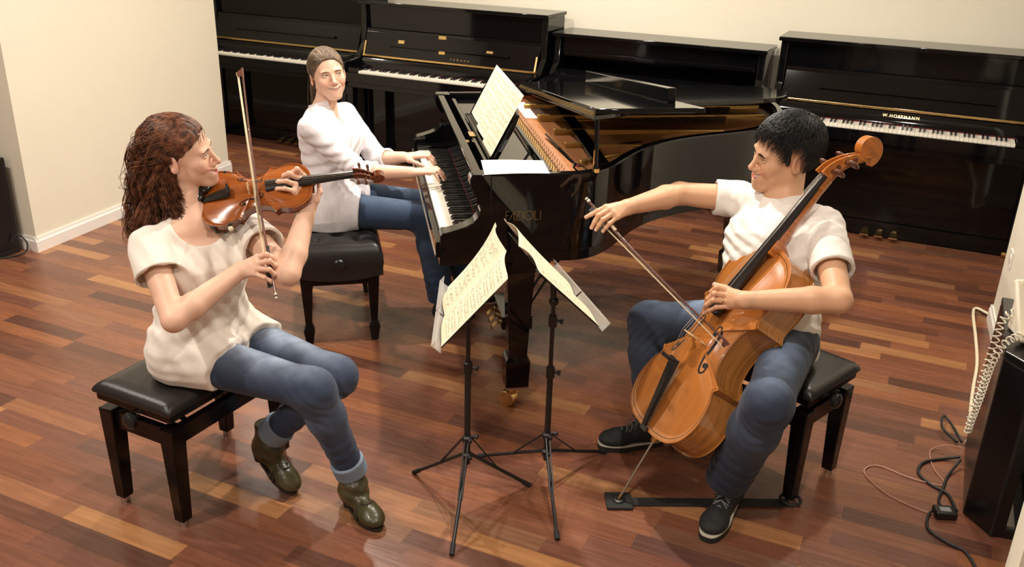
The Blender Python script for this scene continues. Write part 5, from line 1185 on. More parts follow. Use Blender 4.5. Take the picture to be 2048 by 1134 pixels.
def hair_cap(H, y_z, thick=.012, side=0.):
    """a hair cap over the skull of head H, cut along the hair line"""
    ys = [p[0] for p in y_z]; zs = [p[1] for p in y_z]
    def f(q):
        d = smin(ell(q, (0, -.020, .034), (.0735 * H.wd + thick, .095 + thick, .084 + thick)), ell(q, (0, .010, .02), (.063 + thick, .070 + thick * .6, .080 + thick * .5)), .02)
        zc = np.interp(q[:, 1] - side * np.maximum(np.abs(q[:, 0]) - .028, 0) * (q[:, 1] > .015), ys, zs); return smax(d, (zc - q[:, 2]) * .75, .008)
    return f
def cloth_mat(name, c, rough=.85, sheen=.2): return mat(name, c, rough, noise=.02, nscale=7, bump=.009, bscale=11, sheen=sheen, stretch=(1, 1.6, .55))
M['blouse'] = cloth_mat('cream_blouse', '#e9e0d4'); M['shirt'] = cloth_mat('white_shirt', '#e6e2e5'); M['tee'] = cloth_mat('white_cotton', '#e9e3dc')
M['denim'] = mat('denim', (.03, .06, .13), .85, attr='col', noise=.12, nscale=260, bump=.0004, bscale=900, sheen=.1); M['denim_pale'] = mat('turned_denim', (.22, .28, .36), .9, noise=.10, nscale=300, bump=.0005, bscale=700)
M['nail'] = mat('nail', (.72, .42, .32), .25)
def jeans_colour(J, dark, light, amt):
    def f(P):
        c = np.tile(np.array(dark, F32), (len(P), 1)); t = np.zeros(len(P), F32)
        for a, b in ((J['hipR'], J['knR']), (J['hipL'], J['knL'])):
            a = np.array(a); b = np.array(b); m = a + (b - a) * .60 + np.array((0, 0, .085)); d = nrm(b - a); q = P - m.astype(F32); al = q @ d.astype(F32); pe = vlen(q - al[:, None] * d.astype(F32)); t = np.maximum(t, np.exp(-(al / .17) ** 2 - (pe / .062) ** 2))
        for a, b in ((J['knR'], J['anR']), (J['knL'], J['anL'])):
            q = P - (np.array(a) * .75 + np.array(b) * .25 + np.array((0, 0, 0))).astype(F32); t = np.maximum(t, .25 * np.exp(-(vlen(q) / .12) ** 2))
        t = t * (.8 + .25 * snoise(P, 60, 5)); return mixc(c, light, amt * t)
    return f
def folds(P, o, d, spacing, depth, seed, reach=.2, wob=.5):
    """soft cloth folds: ridges across direction d around point o"""
    d = nrm(d).astype(F32); q = P - np.asarray(o, F32); al = q @ d; n = snoise(P, 9, seed); return 1.25 * depth * np.sin(al * (2 * PI / spacing) + n * 3 * wob) * np.exp(-(vlen(q) / reach) ** 2)
# ================================================================== the violin player
HVL = {'wrist': [(-1.7137, 2.227, 0.9986)], 'index': [(-1.7331, 2.2365, 1.0906), (-1.7382, 2.2134, 1.1178), (-1.754, 2.2106, 1.1067), (-1.7646, 2.2151, 1.0881)], 'middle': [(-1.7353, 2.2187, 1.0851), (-1.7506, 2.1867, 1.1083), (-1.7682, 2.1866, 1.0994), (-1.7812, 2.1939, 1.0814)], 'ring': [(-1.7358, 2.2006, 1.072), (-1.7502, 2.1718, 1.0883), (-1.7764, 2.1686, 1.0837), (-1.795, 2.1715, 1.0722)], 'pinky': [(-1.7328, 2.185, 1.0557), (-1.7482, 2.1598, 1.0679), (-1.7739, 2.1585, 1.0644), (-1.7946, 2.1596, 1.0562)], 'thumb': [(-1.6914, 2.2348, 1.0196), (-1.6862, 2.2531, 1.0416), (-1.6975, 2.2653, 1.0611)]}
HVR = {'wrist': [(-1.7892, 1.978, 0.854)], 'index': [(-1.7525, 2.0154, 0.8915), (-1.7218, 2.0226, 0.9028), (-1.7118, 2.0344, 0.8927), (-1.7171, 2.0437, 0.8741)], 'middle': [(-1.7415, 2.0026, 0.8787), (-1.7026, 2.011, 0.8896), (-1.693, 2.0227, 0.8746), (-1.7036, 2.0315, 0.8549)], 'ring': [(-1.7399, 1.9944, 0.8642), (-1.6974, 1.9996, 0.8673), (-1.6881, 2.0115, 0.8505), (-1.6999, 2.0173, 0.8332)], 'pinky': [(-1.7425, 1.9868, 0.8503), (-1.7076, 1.9888, 0.8435), (-1.6961, 1.9985, 0.8326), (-1.6952, 2.0053, 0.8206)], 'thumb': [(-1.7854, 2.0086, 0.8651), (-1.7628, 2.0289, 0.8428), (-1.735, 2.038, 0.8352)]}
HCR = {'wrist': [(-0.901, 2.9524, 0.922)], 'index': [(-0.9705, 2.9253, 0.9185), (-0.9933, 2.9035, 0.9063), (-1.0122, 2.8916, 0.8938), (-1.0277, 2.8848, 0.884)], 'middle': [(-0.9548, 2.9184, 0.9138), (-0.9826, 2.886, 0.8966), (-0.9926, 2.877, 0.8738), (-1.0016, 2.8751, 0.8526)], 'ring': [(-0.9384, 2.9156, 0.9045), (-0.9637, 2.8816, 0.8864), (-0.9749, 2.8756, 0.8662), (-0.9845, 2.8749, 0.8482)], 'pinky': [(-0.9242, 2.9142, 0.8926), (-0.9407, 2.8864, 0.8742), (-0.951, 2.882, 0.8592), (-0.9606, 2.8807, 0.845)], 'thumb': [(-0.9379, 2.9571, 0.9037), (-0.9783, 2.9503, 0.8768), (-0.9979, 2.9248, 0.8587)]}
HCL = {'wrist': [(-0.4414, 2.8166, 0.716)], 'index': [(-0.4898, 2.7788, 0.754), (-0.5222, 2.7505, 0.7685), (-0.5339, 2.7447, 0.7543), (-0.5395, 2.7504, 0.7334)], 'middle': [(-0.4871, 2.7661, 0.7418), (-0.5231, 2.7338, 0.7536), (-0.539, 2.7277, 0.7352), (-0.5432, 2.7341, 0.7142)], 'ring': [(-0.4833, 2.7573, 0.7266), (-0.5218, 2.7236, 0.7351), (-0.5394, 2.7173, 0.718), (-0.5455, 2.7231, 0.7004)], 'pinky': [(-0.4779, 2.756, 0.7106), (-0.5101, 2.7265, 0.7118), (-0.5296, 2.7184, 0.7003), (-0.5428, 2.7182, 0.687)], 'thumb': [(-0.4635, 2.8096, 0.7354), (-0.5019, 2.7955, 0.7558), (-0.5352, 2.7791, 0.7658)]}
def piano_hand(wr, right, f=(.825, .565), z0=.80):
    f = np.array((f[0], f[1], 0)); b = np.array((-f[1], f[0], 0)) * (1 if right else -1); w_ = np.array((wr[0], wr[1], z0)); J = {'wrist': [tuple(w_)]}
    for k, lat, mc, a, bb_, c in (('index', .024, .082, .036, .022, .016), ('middle', .004, .086, .040, .025, .018), ('ring', -.016, .081, .037, .024, .017), ('pinky', -.034, .072, .028, .018, .015)):
        l2 = lat * 1.35; J[k] = [tuple(w_ + f * mc + b * lat + (0, 0, .008)), tuple(w_ + f * (mc + a * .93) + b * l2 + (0, 0, .010)), tuple(w_ + f * (mc + a * .93 + bb_ * .75) + b * (l2 * 1.05) + (0, 0, -.010)), tuple(w_ + f * (mc + a * .93 + bb_ * .75 + c * .55) + b * (l2 * 1.08) + (0, 0, -.030 if k != 'pinky' else -.028))]
    J['thumb'] = [tuple(w_ + f * .030 + b * .030 + (0, 0, -.008)), tuple(w_ + f * .062 + b * .050 + (0, 0, -.016)), tuple(w_ + f * .090 + b * .060 + (0, 0, -.026))]; return J
VIEW = np.array((.38, -.84, .38))
def RZ(a): return np.array(Matrix.Rotation(math.radians(a), 3, 'Z'))
def v3(*a): return np.array(a, float)
def person_root(loc, label): r = empty('person', loc, None, label, 'person'); return r
def arms(P, J, hr, hl, ru, rf, rw):
    d = cone(P, J['shR'], J['elR'], ru, ru * .80)
    def fore(d, el, wr):
        el = np.array(el); wr = np.array(wr); m = el + (wr - el) * .28; e = cone(P, el, m, ru * .78, rf); e = smin(e, cone(P, m, wr, rf, rw), .01); return smin(d, e, .014)
    d = fore(d, J['elR'], hr.w)
    e = cone(P, J['shL'], J['elL'], ru, ru * .80); e = fore(e, J['elL'], hl.w)
    return np.minimum(smin(d, hr.sdf(P), .010), smin(e, hl.sdf(P), .010))
def body_sdf(J, H, T, hr, hl, ru, rf, rw, neck_r, trap=.045):
    nb = np.array(J['neck']); Z = T.Z
    def f(P):
        d = T.sdf(P, -.004)
        for sh in ('shR', 'shL'): d = smin(d, cone(P, nb - Z * .01, J[sh], trap, ru * 1.02), .03)
        d = smin(d, cone(P, nb - Z * .03, H.out((0, -.020, -.050)), neck_r * 1.10, neck_r), .025)
        d = smin(d, arms(P, J, hr, hl, ru, rf, rw), .02)
        h = bounded(P, H.c, .16 * H.s, H.sdf); return smin(d, h, .016)
    return f
def bounds(pts, pad): a = np.array(pts); return a.min(0) - pad, a.max(0) + pad
def limb_boxes(J, H, T, hr, hl):
    hb = (H.c - .150 * H.s, H.c + .150 * H.s, .0021); o = [hb, (hr.lo, hr.hi, .0019), (hl.lo, hl.hi, .0019)]
    pts = [J[k] for k in ('shR', 'shL', 'elR', 'elL', 'neck', 'hipR', 'hipL')] + [hr.w, hl.w, tuple(H.c)]
    lo, hi = bounds(pts, .13); o.append((lo, hi, .0052)); return o
def sleeve_sdf(P, sh, el, r0, r1, t1, open_=True, flare=0):
    """a sleeve from the shoulder to fraction t1 of the upper arm, hollow at its mouth"""
    sh = np.array(sh, float); el = np.array(el, float); e = sh + (el - sh) * t1; d = nrm(el - sh); s = cone(P, sh, e + d * .02, r0, r1); cut = ((P - e.astype(F32)) @ d.astype(F32)).astype(F32); s = smax(s, cut, .004)
    if open_: s = smax(s, -cone(P, e - d * .020, e + d * .06, r1 - .014, r1 - .009), .002)
    return s
def jeans_sdf(J, T, rh, rk, ra, kn_extra=0, seed=1, cut=.0, wr=.0022):
    hR, hL, kR, kL, aR, aL = [np.array(J[k], float) for k in ('hipR', 'hipL', 'knR', 'knL', 'anR', 'anL')]
    def f(P):
        d = T.sdf(P, .006, zmax=T.L * .22, k=.03)
        for h, k, a in ((hR, kR, aR), (hL, kL, aL)):
            e = cone(P, h, k, rh, rk); c = k + (a - k) * .32; s = cone(P, k, c, rk, (rk + ra) * .55); s = smin(s, cone(P, c, a, (rk + ra) * .55, ra), .03); s = smax(s, ((P - a.astype(F32)) @ nrm(a - k).astype(F32)).astype(F32), .003)
            e = smin(e, s, .050); d = smin(d, e, .03)
        n = np.zeros(len(P), F32)
        for h, k, a in ((hR, kR, aR), (hL, kL, aL)):
            n += folds(P, h + (k - h) * .22, nrm(k - h) + np.array((0, 0, .4)), .042, wr * .8, seed, .08); n += folds(P, k - (k - h) * .04 + np.array((0, 0, -.05)), nrm(k - h) - nrm(a - k), .026, wr, seed + 1, .08); n += folds(P, a + (k - a) * .25, nrm(a - k), .045, wr * .8, seed + 2, .10)
        return d + n
    return f
SK1 = (.78, .49, .355); SK2 = (.68, .39, .235)
# ---- joints
JV = dict(hipR=(-2.015, 1.935, .54), hipL=(-2.015, 2.125, .54), knR=(-1.575, 2.015, .485), knL=(-1.595, 2.165, .455), anR=(-1.530, 2.130, .135), anL=(-1.83, 2.105, .205), shR=(-2.045, 1.885, .915), shL=(-1.915, 2.165, .905), neck=(-2.000, 2.032, .962), elR=(-1.865, 1.772, .758), elL=(-1.664, 2.046, .843))
rv = person_root((-1.9, 2.03, 0), 'woman with long curly auburn hair in a cream blouse, seated and playing the violin')
Hv = Head((-2.0343, 2.0416, 1.1725), RZ(-11) @ np.array([[.6521, .7483, .1219], [-.7361, .6634, -.1343], [-.1814, -.0021, .9834]]), .98, True, smile=1.35, eye_open=.75, nose=1.05, chin=.009)
hr = Hand(HVR, .0080, .0150); hl = Hand(HVL, .0080, .0155)
Tv = Torso(JV, WOMAN, ZT)
fb = body_sdf(JV, Hv, Tv, hr, hl, .043, .0385, .0255, .047)
M['skin1'] = skinmat('fair_skin', SK1); M['skin2'] = skinmat('warm_skin', SK2)
def colv(P):
    c = Hv.colour(P, SK1, (.58, .16, .13), (.74, .30, .22))
    for h_ in (hr, hl):
        for k in ('index', 'middle', 'ring', 'pinky', 'thumb'):
            for j in (1, 3 if k != 'thumb' else 2): c = mixc(c, (.70, .34, .24), .35 * np.exp(-(vlen(P - h_.J[k][j]) / .011) ** 2))
    return c
bv = solid('body', fb, limb_boxes(JV, Hv, Tv, hr, hl), M['skin1'], rv, colv)
M['brow_auburn'] = mat('auburn_brow', (.13, .055, .03), .7); Hv.extras(rv, M['iris_blue'], M['brow_auburn'], .8, gaze=(-.1, 1, .05)); 
for h_ in (hr, hl): h_.nails(rv, VIEW, M['nail'])
# blouse
Y = Tv.Y1; Z = Tv.Z
tb = np.array([.010, .006, .008, .012, .016, .014, .010, .008, .006, .004])
def blouse(P):
    d = Tv.sdf(P, .004, tb, zmin=-.075, k=.012)
    for h, k in (('hipR', 'knR'), ('hipL', 'knL')):
        a = np.array(JV[h]); b = np.array(JV[k]); dd = nrm(b - a); e = cone(P, a + np.array((-.0, 0, .010)), a + dd * .22, .100, .090); e = smax(e, ((P - (a + dd * .155).astype(F32)) @ dd.astype(F32)).astype(F32) + .02 * np.sin(P[:, 1] * 28).astype(F32), .006); d = smin(d, e, .05)
    d = smax(d, (Tv.H[2] - .072 - P[:, 2]).astype(F32) - .02 * snoise(P, 8, 3) * .3, .006)
    for s_ in (-.062, .062):   # bust
        c = Tv.H + Z * Tv.L * .66 + Tv.X1 * s_ + Y * .082; d = smin(d, ell(P, c, (.056, .056, .056)), .05)
    for sh, el in (('shR', 'elR'), ('shL', 'elL')):
        d = smin(d, cone(P, np.array(JV['neck']) - Z * .012, np.array(JV[sh]) - Z * .004, .046, .053), .03); d = smin(d, sleeve_sdf(P, JV[sh], JV[el], .060, .073, .42), .02)
    q = P.astype(F32); n = folds(q, Tv.H + Z * .20 + Tv.X1 * .06, np.cross(Z, Y) * .8 + Z * .5, .050, .0052, 11, .20, .8) + folds(q, Tv.H + Z * .10, Z * 1.0 + Tv.X0 * .5, .042, .0050, 12, .16, 1) + folds(q, Tv.H + Z * .30 + Y * .08, Tv.X1 + Z * .25, .055, .0038, 13, .14, .8)
    d = d + n
    # scoop neck line and hollow inside of the hem
    d = smax(d, -ell(P, np.array(JV['neck']) + Y * .052 + Z * .012, (.085, .078, .075), np.stack([Tv.X1, Y, Z], 1)), .006)
    d = smax(d, -ell(P, np.array(JV['neck']) - Y * .02 + Z * .030, (.072, .075, .040), np.stack([Tv.X1, Y, Z], 1)), .006)
    return d
lo, hi = bounds([JV[k] for k in ('hipR', 'hipL', 'shR', 'shL', 'neck')], .16); solid('blouse', blouse, [(lo - (0, 0, .02), hi + (.08, 0, 0), .0042)], M['blouse'], rv)
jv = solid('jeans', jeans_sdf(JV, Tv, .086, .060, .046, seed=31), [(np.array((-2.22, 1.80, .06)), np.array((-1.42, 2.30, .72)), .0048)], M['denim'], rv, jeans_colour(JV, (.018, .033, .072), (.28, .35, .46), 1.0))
def cuff(name, a, k, r, w_, parent, m):
    a = np.array(a, float); k = np.array(k, float); d = nrm(a - k)
    def f(P):
        e = cone(P, a - d * w_, a + d * .004, r * 1.02, r); q = ((P - a.astype(F32)) @ d.astype(F32)); e = smax(e, np.maximum(q - .004, -q - w_).astype(F32), .006); e = smax(e, -cone(P, a - d * (w_ - .03), a + d * .05, r - .013, r - .010), .003); return e + .0015 * snoise(P, 40, 3)
    lo, hi = bounds([a, a - d * w_], r + .02); return solid(name, f, [(lo, hi, .0035)], m, parent)
for a, k in (('anR', 'knR'), ('anL', 'knL')): cuff('rolled_cuff', np.array(JV[a]) + nrm(np.array(JV[a]) - JV[k]) * .004, JV[k], .056, .055, rv, M['denim_pale'])
# ankle boots
M['olive'] = mat('olive_leather', (.060, .052, .022), .34, noise=.25, nscale=14, bump=.0012, bscale=60, coat=.1); M['sole'] = mat('dark_sole', (.02, .012, .008), .5); M['olive_dark'] = mat('olive_trim', (.040, .034, .016), .35)
def boot(name, heel, toe, ankle, roll=0, label=None, parent=rv):
    """heel and toe: ground contact points of the sole; ankle: top of the shaft"""
    h = np.array(heel, float); t = np.array(toe, float); a = np.array(ankle, float); d = nrm(t - h); L_ = np.linalg.norm(t - h); up = nrm(a - h - d * ((a - h) @ d)); x = np.cross(d, up)
    R = np.stack([x, d, up], 1)
    def loc(P): return (P - h.astype(F32)) @ R.astype(F32)
    def upper(q):
        e = cone(q, (0, .035, .036), (0, L_ * .72, .030), .034, .030); e = smin(e, ell(q, (0, L_ * .76, .026), (.041, .058, .028)), .02); e = smin(e, cone(q, (0, .030, .055), (0, .070, .075), .036, .036), .03); return e
    al = (a - h) @ R
    def f(P):
        q = loc(P); e = upper(q); e = smin(e, cone(q, (0, .045, .06), tuple(al), .039, .042), .035); e = smax(e, -q[:, 2] + .006, .006); e = e + .0022 * np.sin(q[:, 2] * 190 + 3 * snoise(q, 22, 2)) * np.exp(-((q[:, 1] - .075) / .06) ** 2 - ((q[:, 2] - .085) / .05) ** 2); e = smax(e, (q - A(*al)) @ nrm(al - A(0, .045, .06)).astype(F32) - .004, .004); return e
    lo, hi = bounds([h, t, a], .075); o = solid(name, f, [(lo, hi, .0034)], M['olive'], parent)
    mb = MB(); n = 26; out = []
    for i in range(n):
        an = 2 * PI * i / n; y = .5 * L_ + (.5 * L_ + .004) * -math.cos(an); wy = .033 + .011 * sstep(np.array([y / L_]), .35, .75)[0]; out.append((wy * math.sin(an), y))
    mb.prism(out, -.002, .009); mb.prism([(p[0] * .9, p[1] * .30) for p in out], -.018 + .016, .012); mb.v = [tuple(h + R @ np.array(v)) for v in mb.v]; mb.build('sole', M['sole'], o, bevel=.002, world=True)
    mb = MB(); P = []
    for i in range(15):
        an = -PI * .02 + PI * 1.04 * i / 14; y = L_ * .60 - .010 * math.sin(an); P.append((.0435 * math.cos(an), y, .012 + .046 * math.sin(an)))
    for dz in (0, .012): mb.tube([h + R @ (np.array(p) + (0, dz, 0)) for p in P], .0035, 6)
    mb.tube([h + R @ np.array((.016 * math.cos(t_) + .0, L_ * .60 + .005 + .014 * math.sin(t_), .062 + .002 * math.sin(t_))) for t_ in np.linspace(0, 2 * PI, 17)], .0038, 6); mb.build('strap_ring', M['olive_dark'], o, smooth=50, world=True)
    return o
boot('boot', (-1.565, 2.150, .006), (-1.370, 2.045, .004), (-1.535, 2.132, .165))
boot('boot', (-1.925, 2.125, .110), (-1.735, 2.085, .006), (-1.850, 2.106, .232))
# hair of the violin player: back-swept top, curls falling behind and over the near shoulder
def push_out(c, ctr, rad):
    e = (c - ctr) / rad; l = np.linalg.norm(e, axis=-1, keepdims=True); return np.where(l < 1, ctr + e / np.maximum(l, 1e-3) * rad, c)
def bez4(p0, p1, p2, p3, k):
    t = np.linspace(0, 1, k)[None, :, None]; return (1 - t) ** 3 * p0[:, None] + 3 * (1 - t) ** 2 * t * p1[:, None] + 3 * (1 - t) * t * t * p2[:, None] + t ** 3 * p3[:, None]
def scalp(n, r, line, side=0.):
    """roots on the skull above the hair line"""
    out = np.zeros((0, 3)); ys = [p[0] for p in line]; zs = [p[1] for p in line]
    while len(out) < n:
        v = r.normal(size=(n * 2, 3)); v /= np.linalg.norm(v, axis=1, keepdims=True); p = np.array((0, -.018, .032)) + v * np.array((.0755, .097, .0865)); ok = p[:, 2] > np.interp(p[:, 1] - side * np.maximum(np.abs(p[:, 0]) - .028, 0) * (p[:, 1] > .015), ys, zs) + .002; out = np.concatenate([out, p[ok]])
    return out[:n]
M['hair_auburn'] = hairmat('auburn_hair', (.045, .014, .007), (.27, .100, .045), .50)
LINE_V = [(-.12, -.12), (-.06, -.10), (-.025, -.045), (.0, .005), (.02, .030), (.045, .050), (.070, .070), (.095, .092)]
cap = hair_cap(Hv, LINE_V, .004, .4)
def hv(P):
    q = Hv.loc(P); d = cap(q); d = smin(d, ell(q, (0, -.085, -.045), (.070, .060, .085)), .04); d = smin(d, ell(q, (.01, -.100, -.130), (.075, .052, .075)), .04)
    d = d + .0016 * np.sin(q[:, 0] * 300 + 5 * snoise(q, 26, 8)); return d * Hv.s
lo, hi = bounds([Hv.c], .24); hp = solid('hair', hv, [(lo, hi, .0036)], M['hair_auburn'], rv)
def curls(n, k, seed, nl=150, wild=1.0):
    """curly strands bundled into locks: most fall behind, some behind the ear and over the collar bone"""
    r = np.random.default_rng(seed); root = scalp(nl, r, LINE_V); sd = np.where(root[:, 0] > -.01, 1, -1); U_ = lambda a, b: r.uniform(a, b, nl)
    fr = r.random(nl) < .30
    tgt = np.stack([sd * U_(.0, .095), U_(-.175, -.05), U_(-.35, -.17)], 1)
    mid = root * 1.0 + np.stack([sd * .006, -.045 - .45 * np.maximum(root[:, 1], 0), .002 + 0 * sd], 1)
    m2 = (mid + tgt) / 2 + np.stack([sd * U_(.0, .028), U_(-.035, .005), U_(-.02, .02)], 1)
    tf = np.stack([sd * U_(.045, .110), U_(.030, .105), U_(-.37, -.25)], 1); tgt[fr] = tf[fr]
    mid[fr] = np.stack([sd * .080, U_(-.085, -.05), U_(-.05, .01)], 1)[fr]; m2[fr] = np.stack([sd * U_(.085, .115), U_(-.05, .01), U_(-.21, -.15)], 1)[fr]
    f1 = U_(2.0, 3.8); am = U_(.007, .016) * wild; ph = U_(0, 6.28); per = n // nl; idx = np.repeat(np.arange(nl), per); N = len(idx)
    jr = r.normal(size=(N, 3)) * .0055; je = r.normal(size=(N, 3)) * np.array((.009, .009, .018)); jm = r.normal(size=(N, 3)) * .0060
    c = bez4(root[idx] + jr, mid[idx] + jm, m2[idx] + jm * 1.2, tgt[idx] + je, k); t = np.linspace(0, 1, k)[None]
    A_ = (am[idx] * r.uniform(.8, 1.2, N))[:, None] * np.clip((t - .25) * 2.2, .02, 1); W_ = 2 * PI * (f1[idx] * r.uniform(.96, 1.04, N))[:, None] * t + ph[idx][:, None] + r.normal(size=(N, 1)) * .22
    c = c + np.stack([np.cos(W_) * A_, np.sin(W_ * .9) * A_ * .8, np.sin(W_) * A_ * .5], 2)
    _C0 = np.array((0, -.018, .032)); _R0 = np.array((.0785, .1000, .0895)); k5 = max(2, int(k * .3)); e = (c[:, :k5] - _C0) / _R0; l = np.linalg.norm(e, axis=-1, keepdims=True); c[:, :k5] = _C0 + e / np.maximum(l, 1e-3) * np.minimum(l, 1.0 + .10 * np.linspace(0, 1, k5)[None, :, None]) * _R0
    return np.where(c[..., 2:3] > -.06, push_out(c, np.array((0, -.018, .032)), np.array((.0785, .1000, .0895))), c)
_r = np.random.default_rng(12); _n = 2600; _rt = scalp(_n, _r, LINE_V, .4); _rt = _rt[_rt[:, 1] > -.07]; _n = len(_rt); _nn = _rt - np.array((0, -.018, .032)); _nn /= np.linalg.norm(_nn, axis=1, keepdims=True)
_e = np.stack([_rt[:, 0] * .75 + _r.normal(size=_n) * .012, -.105 + _r.normal(size=_n) * .015, -.03 + _r.normal(size=_n) * .03], 1); _s0 = _rt + _nn * .003
_w = bez4(_s0, _s0 + _nn * .006 + np.array((0, -.035, .0)), _s0 * .5 + _e * .5 + _nn * .012, _e, 16); _w += np.sin(np.linspace(0, 9, 16)[None, :, None] + _r.uniform(0, 6, (_n, 1, 1))) * .0007 * _r.normal(size=(_n, 1, 3)); _w = push_out(_w, np.array((0, -.018, .032)), np.array((.0800, .1010, .0905)))
strands('swept_hair', (_w * Hv.s) @ Hv.R.T.astype(float) + Hv.c, np.full(16, .0008), M['hair_auburn'], hp)
cu = np.concatenate([curls(6000, 28, 5, 150), curls(500, 28, 9, 250, 1.6)]); cuw = (cu * Hv.s) @ Hv.R.T.astype(float) + Hv.c
strands('hair_locks', cuw, np.interp(np.linspace(0, 1, 28), [0, .2, .8, 1], [.0006, .00085, .0007, .0002]), M['hair_auburn'], hp)

# ================================================================== the cello player
JC = dict(hipR=(-.468, 3.010, .545), hipL=(-.290, 2.940, .545), knR=(-.805, 3.020, .475), knL=(-.288, 2.560, .500), anR=(-.735, 2.955, .125), anL=(-.395, 2.665, .125), shR=(-.575, 3.235, .925), shL=(-.256, 3.075, .922), neck=(-.405, 3.150, .962), elR=(-.775, 3.165, .935), elL=(-.153, 2.790, .787))
HCR_ = {k: [tuple(p) for p in v] for k, v in HCR.items()}
_c = np.array((0, 0, 1.895))
HCR_ = {k: [tuple(_c + (np.array(p) - _c) * {'thumb': .9955, 'wrist': .995}.get(k, .9895)) for p in v] for k, v in HCR.items()}
HCL = {k: [tuple(_c + (np.array(p) - _c) * ({'wrist': (.953,), 'thumb': (.972, .982, .990)}.get(k, (.983, .987, .993, .998))[i])) for i, p in enumerate(v)] for k, v in HCL.items()}
rc = person_root((-.40, 3.0, 0), 'man with short black hair in a white T-shirt and jeans, seated and playing the cello')
Hc = Head((-.4290, 3.172, 1.131), RZ(8) @ np.array([[-.405, -.910, -.085], [.903, -.384, -.189], [.14, -.153, .978]]), 1.085, False, smile=1.5, eye_open=.55, wide=1.03, nose=1.0, jaw=1.04, chin=.008)
hcr = Hand(HCR_, .0090, .0175); hcl = Hand(HCL, .0090, .0175); Tc = Torso(JC, MAN, ZT)
fbc = body_sdf(JC, Hc, Tc, hcr, hcl, .051, .0425, .0270, .055, .050)
def colc(P):
    c = Hc.colour(P, SK2, (.50, .15, .11), (.62, .24, .15), stubble=.55)
    for h_ in (hcr, hcl):
        for k in ('index', 'middle', 'ring', 'pinky', 'thumb'):
            for j in (1, 3 if k != 'thumb' else 2): c = mixc(c, (.58, .25, .15), .35 * np.exp(-(vlen(P - h_.J[k][j]) / .012) ** 2))
    return c
solid('body', fbc, limb_boxes(JC, Hc, Tc, hcr, hcl), M['skin2'], rc, colc)
M['brow_black'] = mat('black_brow', (.012, .009, .008), .7); Hc.extras(rc, M['iris_brown'], M['brow_black'], 1.35)
for h_ in (hcr, hcl): h_.nails(rc, VIEW, M['nail'])
mb = MB(); a, b = np.array(HCL['ring'][0]), np.array(HCL['ring'][1]); p = a + (b - a) * .42; d = nrm(b - a); u = nrm(np.cross(d, (0, 0, 1))); v = np.cross(d, u); mb.tube([p + (u * math.cos(t) + v * math.sin(t)) * .0104 for t in np.linspace(0, 2 * PI, 20)], .0016, 6); mb.build('ring', M['gold'], rc, smooth=60, world=True)
Yc = Tc.Y1; Zc = Tc.Z
tbc = np.array([.016, .014, .016, .020, .020, .014, .010, .008, .006, .003])
def tee(P):
    d = Tc.sdf(P, .005, tbc, zmin=-.075, k=.012)
    for sh, el in (('shR', 'elR'), ('shL', 'elL')):
        d = smin(d, cone(P, np.array(JC['neck']) - Zc * .014, np.array(JC[sh]) - Zc * .002, .056, .062), .035); d = smin(d, sleeve_sdf(P, JC[sh], JC[el], .066, .070 if sh == 'shL' else .064, .62 if sh == 'shL' else .40), .02)
    q = P.astype(F32)
    n = folds(q, Tc.H + Zc * .10, Zc + Tc.X0 * .3, .040, .0048, 21, .15, 1) + folds(q, Tc.H + Zc * .27 + Tc.X1 * .07, Tc.X1 * .6 - Zc * .8, .046, .0042, 22, .16, 1) + folds(q, Tc.H + Zc * .34 - Tc.X1 * .13, Tc.X1 + Zc * .5, .034, .0034, 23, .10, 1) + folds(q, np.array(JC['shR']) + np.array((.03, -.01, -.06)), Tc.X1 + Zc * .4, .030, .0032, 24, .08, 1)
    d = d + n; B_ = np.stack([Tc.X1, Yc, Zc], 1)
    return smax(d, -ell(P, np.array(JC['neck']) + Yc * .020 + Zc * .036, (.064, .066, .046), B_), .005)
lo, hi = bounds([JC[k] for k in ('hipR', 'hipL', 'shR', 'shL', 'neck')], .20); solid('t_shirt', tee, [(lo, hi, .0042)], M['tee'], rc)
def ring_band(P, ctr, ax, r, h, t):
    q = P - np.asarray(ctr, F32); z = q @ np.asarray(ax, F32); rr = np.sqrt(np.maximum((q * q).sum(1) - z * z, 0)); return smax(np.abs(rr - r) - t, np.abs(z) - h, .003)
solid('jeans', jeans_sdf(JC, Tc, .094, .068, .073, seed=51, wr=.0034), [(np.array((-.98, 2.44, .05)), np.array((-.10, 3.20, .74)), .0052)], M['denim'], rc, jeans_colour(JC, (.009, .016, .038), (.20, .28, .42), 1.0))
